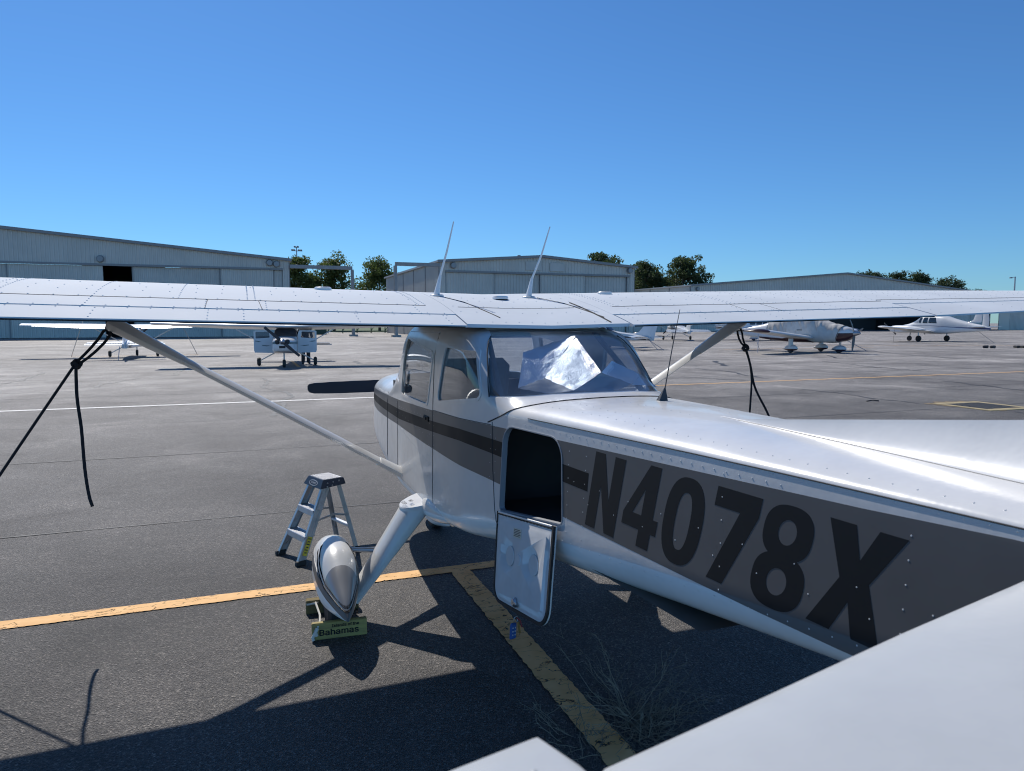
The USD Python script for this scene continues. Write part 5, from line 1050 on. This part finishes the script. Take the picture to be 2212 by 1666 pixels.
    for s in (-1, 1): put(A, 'air_intake', S(tm(CB ^ mf(moved(lathe([(0.001, -0.4), (0.11, -0.4), (0.11, 0.4), (0.001, 0.4)], 18, 'y'), (0.20 * s, 2.3, 1.13))))), SEAM)
    if doors_open:
        for s in (-1, 1):
            d = put(A, 'open_door', S(tm(mf(prism_y([(0.52 * s, 0.60), (1.30 * s, 0.62), (1.34 * s, 0.72), (1.34 * s, 1.56), (1.26 * s, 1.60), (0.60 * s, 1.60), (0.52 * s, 1.40)], 0.70, 0.735)) - mf(prism_y(rounded([(0.66 * s, 1.28), (1.26 * s, 1.24), (1.26 * s, 1.54), (0.70 * s, 1.55)], 0.04), 0.5, 0.9)))), PW, smooth=False)
            put(d, 'window_pane', S(prism_y([(0.66 * s, 1.28), (1.26 * s, 1.24), (1.26 * s, 1.54), (0.70 * s, 1.55)], 0.715, 0.722)), WINDOW, smooth=False)
            for zz, x0, x1 in ((1.12, 1.28, 1.0), (0.93, 1.0, 0.62)): put(d, 'swoosh_stripe', S(cat_m(trimesh.convex.convex_hull(np.array([(s * x0, 0.738, zz), (s * x0, 0.738, zz + 0.03), (s * (x0 + x1) / 2, 0.738, zz - 0.03), (s * x1, 0.738, zz - 0.005), (s * x0, 0.741, zz), (s * x1, 0.741, zz - 0.005)])))), PTEAL, smooth=False)
    put(A, 'chin_vent', S(box(-0.13, 0.13, 2.32, 2.345, 0.86, 0.96)) if doors_open else S(box(-0.05, 0.05, 2.28, 2.31, 0.86, 0.90)), SEAM, smooth=False)
    if number:
        for s in (-1, 1):
            t = meshkit.text_mesh(number, 0.22, 0.01, bold=True); t.apply_translation([-t.bounds[1][0] / 2, 0, 0])
            put(A, 'registration', S(facing(t, (0.33 * s, -1.75, 1.02), (0.105, s, 0) if s > 0 else (0.105, -1, 0), (0, 0, 1))), LETTER, smooth=False)
    return A
def ropes(label, pts_list, m=None):
    R_ = thing('tie_down_chain', label, 'tie-down', pts_list[0][1])
    o = np.array(pts_list[0][1]);
    for p in pts_list: put(R_, 'line', tube(np.array(p) - o, 0.016, 5), m or STEEL)
A_ = high_wing('white high-wing aeroplane seen from behind, beyond the left wing strut', (-6.52, 34.3, 0), 1.5, 0.86, GREYP, number='N')
ropes('thin tie-down chain at the left wing of the aeroplane seen from behind', [((-8.75, 34.7, 1.75), (-9.4, 35.1, 0.0))]); ropes('thin tie-down chain at the right wing of the aeroplane seen from behind', [((-4.4, 34.9, 1.75), (-3.7, 35.6, 0.0))])
ropes('tie-down chain hanging from the tail of the aeroplane seen from behind', [((-6.6, 30.5, 0.62), (-6.64, 30.2, 0.0))])
B_ = high_wing('white high-wing aeroplane facing the camera with both cabin doors open', (0.21, 23.95, 0), 180 - 8.0, 0.87, PTEAL, doors_open=True)
C_ = high_wing('white and maroon high-wing aeroplane, only its tail showing beside the right strut', (20.7, 36.3, 0), 28.0, 0.92, PRED)
ropes('chain tying down the tail beside the right wing strut', [((22.3, 33.0, 0.75), (22.6, 32.2, 0.0)), ((22.2, 33.0, 0.75), (22.9, 32.0, 0.0))])
E_ = high_wing('white high-wing aeroplane parked behind the canvas-covered aeroplane', (39.0, 54.5, 0), -20, 1.1, GREYP)

def low_fus(secs, n=24):
    """secs: (y, zc, half width, half height, exponent)"""
    a = np.array(secs, float); yy = np.linspace(a[0, 0], a[-1, 0], 44); o = np.argsort(a[:, 0]); I = [PchipInterpolator(a[o, 0], a[o, k])(yy) for k in range(1, 5)]
    t = np.linspace(0, 2 * np.pi, n, endpoint=False); rows = []
    for y, zc, w, h, p in zip(yy, *I): rows.append(np.stack([w * np.sign(np.cos(t)) * np.abs(np.cos(t)) ** (2 / p), np.full(n, y), zc + h * np.sign(np.sin(t)) * np.abs(np.sin(t)) ** (2 / p)], 1))
    return outward(grid_mesh(np.array(rows), close_u=True, cap=True))
def lowwing_panel(s, y0, z0, span, c0, c1, dih, th=0.13):
    rows = []; af = airfoil(12, th, 0.02)
    for t in (0, 0.35, 0.7, 0.93, 0.985, 1.0):
        x = s * (0.3 + (span - 0.3) * t); c = c0 + (c1 - c0) * t; k = 1 if t < 0.95 else (0.75 if t < 0.99 else 0.3)
        rows.append([(x, y0 + c * (0.5 - p) * (k if t > 0.95 else 1), z0 + dih * abs(x) + q * c * k) for p, q in af])
    return outward(grid_mesh(np.array(rows), close_u=True, cap=True))
def spat(parent, x, y, s, m, m2):
    f = fairing(x, y, s); fr = put(parent, 'wheel_fairing', f, m); g = f.copy(); g.vertices += g.vertex_normals * 0.004
    put(fr, 'dark_lower_half', tm(mf(g) ^ mf(box(x - 1, x + 1, y - 2, y + 2, 0, 0.22 * s))), m2); wheel(x, y, 0.18 * s, 0.13 * s, parent)
def prop3(parent, c, angles, R=1.0, m=None):
    sp_ = put(parent, 'spinner', moved(lathe([(0.001, 0.38), (0.07, 0.30), (0.14, 0.14), (0.17, 0.0), (0.001, -0.02)], 20, 'y'), c), STEEL)
    for a in angles: put(parent, 'propeller_blade', moved(trimesh.convex.convex_hull(np.array([(0.1, 0.05, -0.05), (0.1, -0.05, 0.05), (R * 0.55, 0.03, -0.085), (R * 0.55, -0.03, 0.085), (R * 0.92, 0.015, -0.06), (R * 0.92, -0.015, 0.06), (R, 0.006, -0.02), (R, -0.006, 0.02), (R * 0.55, 0.055, -0.06), (R * 0.55, 0.0, 0.085)])), c, ry=a), m or STEEL)
FUS_D = [(2.55, 1.12, .16, .15, 2.2), (2.42, 1.10, .36, .30, 2.3), (1.95, 1.08, .48, .42, 2.6), (1.25, 1.10, .56, .52, 2.8), (0.75, 1.20, .60, .62, 3), (0.0, 1.34, .60, .78, 3), (-1.0, 1.33, .60, .76, 3), (-2.2, 1.22, .50, .58, 2.7), (-3.4, 1.16, .33, .38, 2.4), (-4.6, 1.15, .18, .24, 2.2), (-5.4, 1.18, .06, .12, 2)]
def piper(label, loc, rz, covered, trim, angles, windows=False):
    A = thing('parked_aeroplane', label, 'aeroplane', loc, rz)
    f = low_fus(FUS_D); F_ = mf(f); fb = put(A, 'fuselage', f, PW); g = f.copy(); g.vertices += g.vertex_normals * 0.008; G_ = mf(g)
    put(fb, 'dark_lower_cowl', tm(G_ ^ mf(prism_x([(2.6, 0.4), (2.6, 1.13), (1.0, 1.10), (-1.5, 0.78), (-3.2, 0.86), (-3.2, 0.4)], -1, 1))), trim)
    put(fb, 'side_stripe', tm(G_ ^ mf(prism_x([(0.2, 1.22), (-5.4, 1.14), (-5.4, 1.22), (0.2, 1.27)], -1, 1))), GREYP)
    for y0, y1 in ((0.62, 0.05), (-0.02, -0.62), (-0.7, -1.3), (-1.38, -1.95)):
        for s in (-1, 1): put(A, 'cabin_window', tm(G_ ^ mf(prism_x(rounded([(y0, 1.50), (y1, 1.50), (y1 + (0.06 if y1 > 0 else 0), 1.90), (y0 - (0.3 if y0 > 0.5 else 0), 1.90)], 0.05), 0.1 if s > 0 else -1, 1 if s > 0 else -0.1))), DGL)
    put(A, 'windshield', tm(G_ ^ mf(prism_x([(1.5, 1.50), (0.72, 1.48), (0.42, 2.0), (0.5, 2.1), (1.5, 2.1)], -1, 1))), DGL)
    for s in (-1, 1):
        w = put(A, 'wing', lowwing_panel(s, -0.35, 0.78, 5.1, 1.72, 1.45, 0.095), PW)
        tip = lowwing_panel(s, -0.35, 0.78, 5.1, 1.72, 1.45, 0.095); tip.vertices += tip.vertex_normals * 0.012
        put(w, 'wing_tip', tm(mf(tip) ^ mf(box(min(4.62 * s, 6 * s), max(4.62 * s, 6 * s), -3, 3, 0, 3))), trim)
        put(A, 'tailplane', slab([(s * x, -4.35 - 0.06 * x) for x in (0.1, 1.0, 1.95)], [(s * x, -5.15) for x in (0.1, 1.0, 1.95)], [0.09, 0.08, 0.05], [1.28] * 3), PW)
        put(A, 'gear_leg', tube([(1.6 * s, -0.25, 0.80), (1.6 * s, -0.25, 0.30)], 0.13, 10, ), PW); spat(A, 1.6 * s, -0.25, 1.0, PW, trim)
    put(A, 'nose_leg', tube([(0, 1.75, 0.30), (0, 1.80, 0.80)], 0.06, 8), STEEL); spat(A, 0, 1.72, 0.95, PW, trim)
    fn = put(A, 'fin', vertical_surface([(-3.5, -5.0, 1.38), (-4.0, -5.1, 1.55), (-4.45, -5.2, 2.0), (-4.75, -5.3, 2.55), (-4.8, -5.28, 2.60)], [0.08, 0.1, 0.09, 0.07, 0.03]), PW)
    put(A, 'rudder', vertical_surface([(-5.05, -5.45, 1.20), (-5.2, -5.6, 1.8), (-5.32, -5.65, 2.55)], [0.07, 0.07, 0.05]), PW)
    for z in np.arange(1.6, 2.5, 0.11): put(fn, 'fin_rib', box(-0.052, 0.052, -5.15 - (z - 1.6) * .12, -4.4 - (z - 1.6) * 0.38, z, z + 0.012), TRIM, smooth=False)
    prop3(A, (0, 2.55, 1.12), angles, 0.98, GREYP)
    if covered:
        cv = thing('canvas_cover', 'wrinkled grey-white canvas cover draped over the cabin of the parked low-wing aeroplane', 'cover', loc, rz)
        c = low_fus([(y, zc, w + 0.035, h + 0.035, p) for y, zc, w, h, p in FUS_D], 60); c = tm(mf(c) ^ mf(prism_x([(1.65, 0.55), (2.05, 1.6), (1.6, 2.5), (-2.3, 2.5), (-2.6, 1.08), (-0.6, 1.02), (0.4, 0.62)], -1.2, 1.2)))
        c = c.subdivide_to_size(0.09); V = c.vertices; q = V * [1, 5.5, 1.2]; q[:, 1] += 1.4 * V[:, 2]; d = (meshkit.fbm(q, 4, 3) - 0.5); d2 = np.abs(meshkit.noise(V * [2, 3.2, 1.4] + 7, 5) - 0.5)
        k = np.clip((V[:, 2] - 0.5) / 0.3, 0, 1); n = c.vertex_normals; c.vertices = V + n * (0.10 * d - 0.06 * d2 + 0.035)[:, None] * k[:, None]
        put(cv, 'canvas', c, mat('canvas', (0.44, 0.43, 0.41), 0.9, vary=0.12, scale=3, bump=0.006, bscale=18), smooth=70)
        put(cv, 'strap', tube([(-0.64, 0.2, 1.0), (-0.55, 0.18, 0.62), (0, 0.16, 0.55), (0.55, 0.18, 0.62), (0.64, 0.2, 1.0)], 0.014, 5), BLACK)
        put(cv, 'patch', moved(cbox((0, 0, 0), (0.012, 0.34, 0.05), 0.004), (0.665, -0.30, 1.28)), GREYP)
    return A
D_ = piper('low-wing aeroplane with three-blade propeller and dark wing tips under a canvas cover', (29.1, 26.45, 0), 180 + 16, True, PRED, (-0.95, 1.40, 3.4))
ropes('thin tie-down line under the dark left wing tip of the covered aeroplane', [((26.2, 27.4, 1.15), (25.6, 26.7, 0.0)), ((29.5, 31.8, 1.1), (29.6, 31.3, 0.0))])
ropes('slack tie-down line running right of the covered aeroplane nose', [((31.5, 27.0, 1.0), (33.8, 26.8, 0.0))])
E2 = piper('white aeroplane with cabin windows parked behind the covered one before the dark doorway', (45.6, 49.5, 0), 200, False, PBLU, (0.6, 2.7, 4.8))
# twin-engined low-wing aeroplane on the right
TW = thing('parked_aeroplane', 'white twin-engine low-wing aeroplane with blue side line at far right', 'aeroplane', (57.3, 40.9, 0), -1.0)
FUS_T = [(3.9, 1.10, .10, .12, 2), (3.5, 1.12, .32, .30, 2.2), (2.6, 1.18, .48, .42, 2.4), (1.9, 1.28, .55, .54, 2.6), (1.0, 1.52, .58, .80, 2.7), (0.2, 1.55, .58, .86, 2.7), (-0.9, 1.53, .56, .82, 2.6), (-2.2, 1.40, .44, .60, 2.4), (-3.6, 1.28, .27, .38, 2.2), (-4.7, 1.22, .14, .22, 2.1), (-5.2, 1.18, .05, .09, 2)]
f = low_fus(FUS_T); put(TW, 'fuselage', f, PW); g = f.copy(); g.vertices += g.vertex_normals * 0.008; G_ = mf(g)
put(TW, 'blue_side_line', tm(G_ ^ mf(prism_x([(3.4, 1.36), (0.5, 1.46), (-2.0, 1.28), (-5.2, 1.10), (-5.2, 1.25), (-2.0, 1.32), (0.5, 1.49), (3.4, 1.39)], -1, 1))), PBLU)
put(TW, 'windshield', tm(G_ ^ mf(prism_x([(2.0, 1.72), (1.30, 1.68), (1.05, 2.05), (1.1, 2.4), (2.0, 2.4)], -1, 1))), WINDOW)
for (a, b, c, d) in ((1.22, 0.98, 0.86, 1.72), (0.80, 0.30, 0.30, 1.70), (0.22, -0.62, -0.45, 1.70)):
    for s in (-1, 1): put(TW, 'cabin_window', tm(G_ ^ mf(prism_x(rounded([(a, d - 0.02), (b, d - 0.04), (c, 2.16), (a - 0.08, 2.16)], 0.04), 0.1 if s > 0 else -1, 1 if s > 0 else -0.1))), DGL)
for s in (-1, 1):
    put(TW, 'wing', lowwing_panel(s, 0.55, 0.86, 5.7, 2.0, 1.35, 0.085, 0.14), PW)
    nc = low_fus([(3.1, 1.12, .08, .08, 2), (2.9, 1.12, .30, .27, 2.3), (2.2, 1.12, .36, .35, 2.4), (1.2, 1.13, .36, .33, 2.4), (0.2, 1.12, .24, .20, 2.2), (-0.6, 1.08, .05, .05, 2)], 20); nc.apply_translation([1.85 * s, 0, 0]); n_ = put(TW, 'engine_nacelle', nc, PW)
    put(n_, 'spinner', moved(lathe([(0.001, 0.30), (0.10, 0.12), (0.13, 0), (0.001, -0.01)], 16, 'y'), (1.85 * s, 3.08, 1.12)), STEEL)
    for a in (0.6, 0.6 + math.pi): put(TW, 'propeller_blade', moved(cbox((0.5, 0, 0), (0.85, 0.03, 0.12), 0.012), (1.85 * s, 3.12, 1.12), ry=a), BLACK)
    put(TW, 'gear_leg', tube([(1.75 * s, 0.2, 0.85), (1.75 * s, 0.15, 0.3)], 0.05, 8), STEEL); wheel(1.75 * s, 0.15, 0.27, 0.18, TW)
    put(TW, 'tailplane', slab([(s * x, -3.75 - 0.15 * x) for x in (0.1, 1.1, 2.0)], [(s * x, -4.75) for x in (0.1, 1.1, 2.0)], [0.10, 0.08, 0.05], [1.36] * 3), PW)
put(TW, 'nose_leg', tube([(0, 2.6, 0.25), (0, 2.5, 0.85)], 0.05, 8), STEEL); wheel(0, 2.6, 0.24, 0.16, TW)
put(TW, 'fin', vertical_surface([(-2.6, -4.3, 1.72), (-3.4, -4.35, 1.78), (-3.65, -4.40, 1.95), (-3.95, -4.45, 2.75), (-4.05, -4.45, 2.85)], [0.05, 0.09, 0.09, 0.07, 0.03]), PW); put(TW, 'rudder', vertical_surface([(-4.45, -5.0, 1.30), (-4.48, -5.05, 1.9), (-4.5, -4.92, 2.8)], [0.08, 0.08, 0.05]), PW)
put(TW, 'whip_aerial', tube([(0, -0.9, 2.3), (0.0, -1.5, 2.85)], 0.012, 5), STEEL)
ropes('chain from the tail of the twin-engine aeroplane to the ground', [((57.2, 36.8, 1.0), (57.6, 35.6, 0.0))], ); ropes('tie-down chain under the left wing of the twin-engine aeroplane', [((53.2, 41.6, 1.2), (53.6, 42.0, 0.0))])
# person standing behind the open door of the front-facing aeroplane
CLOTH = mat('dark_clothes', (0.02, 0.02, 0.025), 0.85); SKIN = mat('skin', (0.40, 0.25, 0.18), 0.55); HAIR = mat('dark_hair', (0.03, 0.022, 0.016), 0.7)
PE = thing('person', 'person in dark trousers standing behind the right-hand open aeroplane door', 'person', (0.98, 24.75, 0), 180)
J = dict(hip=(0, 0, 0.93), chest=(0, 0, 1.30), neck=(0, 0.01, 1.47), head=(0, 0.03, 1.62), hl=(-0.09, 0, 0.90), hr=(0.09, 0, 0.90), kl=(-0.10, 0.03, 0.50), kr=(0.10, 0.01, 0.50), al=(-0.11, -0.02, 0.09), ar=(0.11, -0.02, 0.09), tl=(-0.13, 0.15, 0.045), tr=(0.13, 0.15, 0.045), sl=(-0.19, 0, 1.40), sr=(0.19, 0, 1.40), el=(-0.25, 0.03, 1.13), er=(0.24, 0.10, 1.14), wl=(-0.22, 0.20, 0.98), wr=(0.15, 0.30, 1.12))
def bones(lst):
    tot = None
    for a, ra, b, rb in lst:
        pa, pb = np.array(J[a] if isinstance(a, str) else a), np.array(J[b] if isinstance(b, str) else b)
        h = Manifold.batch_hull([Manifold.sphere(ra, 14).translate(pa.tolist()), Manifold.sphere(rb, 14).translate(pb.tolist())]); tot = h if tot is None else tot + h
    t = tm(tot.refine_to_length(0.03)); t.merge_vertices(); trimesh.smoothing.filter_taubin(t, iterations=8); return t
hand = lambda w, s: [(w, 0.035, np.array(J[w]) + [0, 0.07, -0.03], 0.035)] + [(np.array(J[w]) + [0.022 * k - 0.033, 0.08, -0.03], 0.010, np.array(J[w]) + [0.024 * k - 0.036, 0.13 + 0.006 * (k in (1, 2)), -0.055], 0.009) for k in range(4)] + [(np.array(J[w]) + [-0.03 * s, 0.03, -0.01], 0.012, np.array(J[w]) + [-0.055 * s, 0.075, -0.02], 0.010)]
body_ = put(PE, 'body', bones([('neck', 0.055, 'head', 0.06), ('head', 0.095, (0, 0.035, 1.66), 0.09), ((0, 0.09, 1.57), 0.045, (0, 0.06, 1.62), 0.08), ((0, 0.125, 1.60), 0.012, (0, 0.115, 1.64), 0.012), ('chest', 0.10, 'hip', 0.09), ('el', 0.040, 'wl', 0.030), ('er', 0.040, 'wr', 0.030), ('sl', 0.045, 'el', 0.040), ('sr', 0.045, 'er', 0.040), ('sl', 0.05, 'sr', 0.05), ('neck', 0.06, 'chest', 0.10)] + hand('wl', -1) + hand('wr', 1)), SKIN, smooth=True)
put(body_, 'trousers', bones([('hl', 0.105, 'kl', 0.078), ('kl', 0.078, 'al', 0.072), ('hr', 0.105, 'kr', 0.078), ('kr', 0.078, 'ar', 0.072), ('hl', 0.11, 'hr', 0.11)]), CLOTH, smooth=True)
put(body_, 'shirt', bones([('chest', 0.145, 'hip', 0.135), ('sl', 0.075, 'sr', 0.075), ('sl', 0.07, 'chest', 0.13), ('sr', 0.07, 'chest', 0.13), ('sl', 0.065, 'el', 0.055), ('sr', 0.065, 'er', 0.055)]), CLOTH, smooth=True)
put(body_, 'shoes', bones([('al', 0.06, 'tl', 0.045), ('ar', 0.06, 'tr', 0.045)]), BLACK, smooth=True)
put(body_, 'hair', bones([((0, 0.0, 1.68), 0.098, (0, -0.015, 1.63), 0.092)]), HAIR, smooth=True)
# loose things on the apron
def chock_pair(label, x, y, rz, s=1.0):
    c = thing('wheel_chock', label, 'chock', (x, y, 0), rz)
    for k in (-1, 1): put(c, 'block', cbox((0, 0.16 * k * s, 0.07 * s), (0.45 * s, 0.16 * s, 0.14 * s), 0.03 * s), RUB, smooth=False)
    put(c, 'cord', tube([(0.15 * s, -0.1 * s, 0.12 * s), (0.4 * s, 0, 0.03), (0.15 * s, 0.1 * s, 0.12 * s)], 0.012, 5), WROPE)
chock_pair('dark chocks with a red cord left on the apron before the twin-engine aeroplane', 45.2, 27.3, 20, 1.3)
chock_pair('dark chocks on the apron at the far right edge', 47.6, 26.9, 60, 1.2)
chock_pair('small dark chocks on the apron between the front-facing aeroplane and nearest aeroplane', 5.0, 21.2, 80, 0.9)
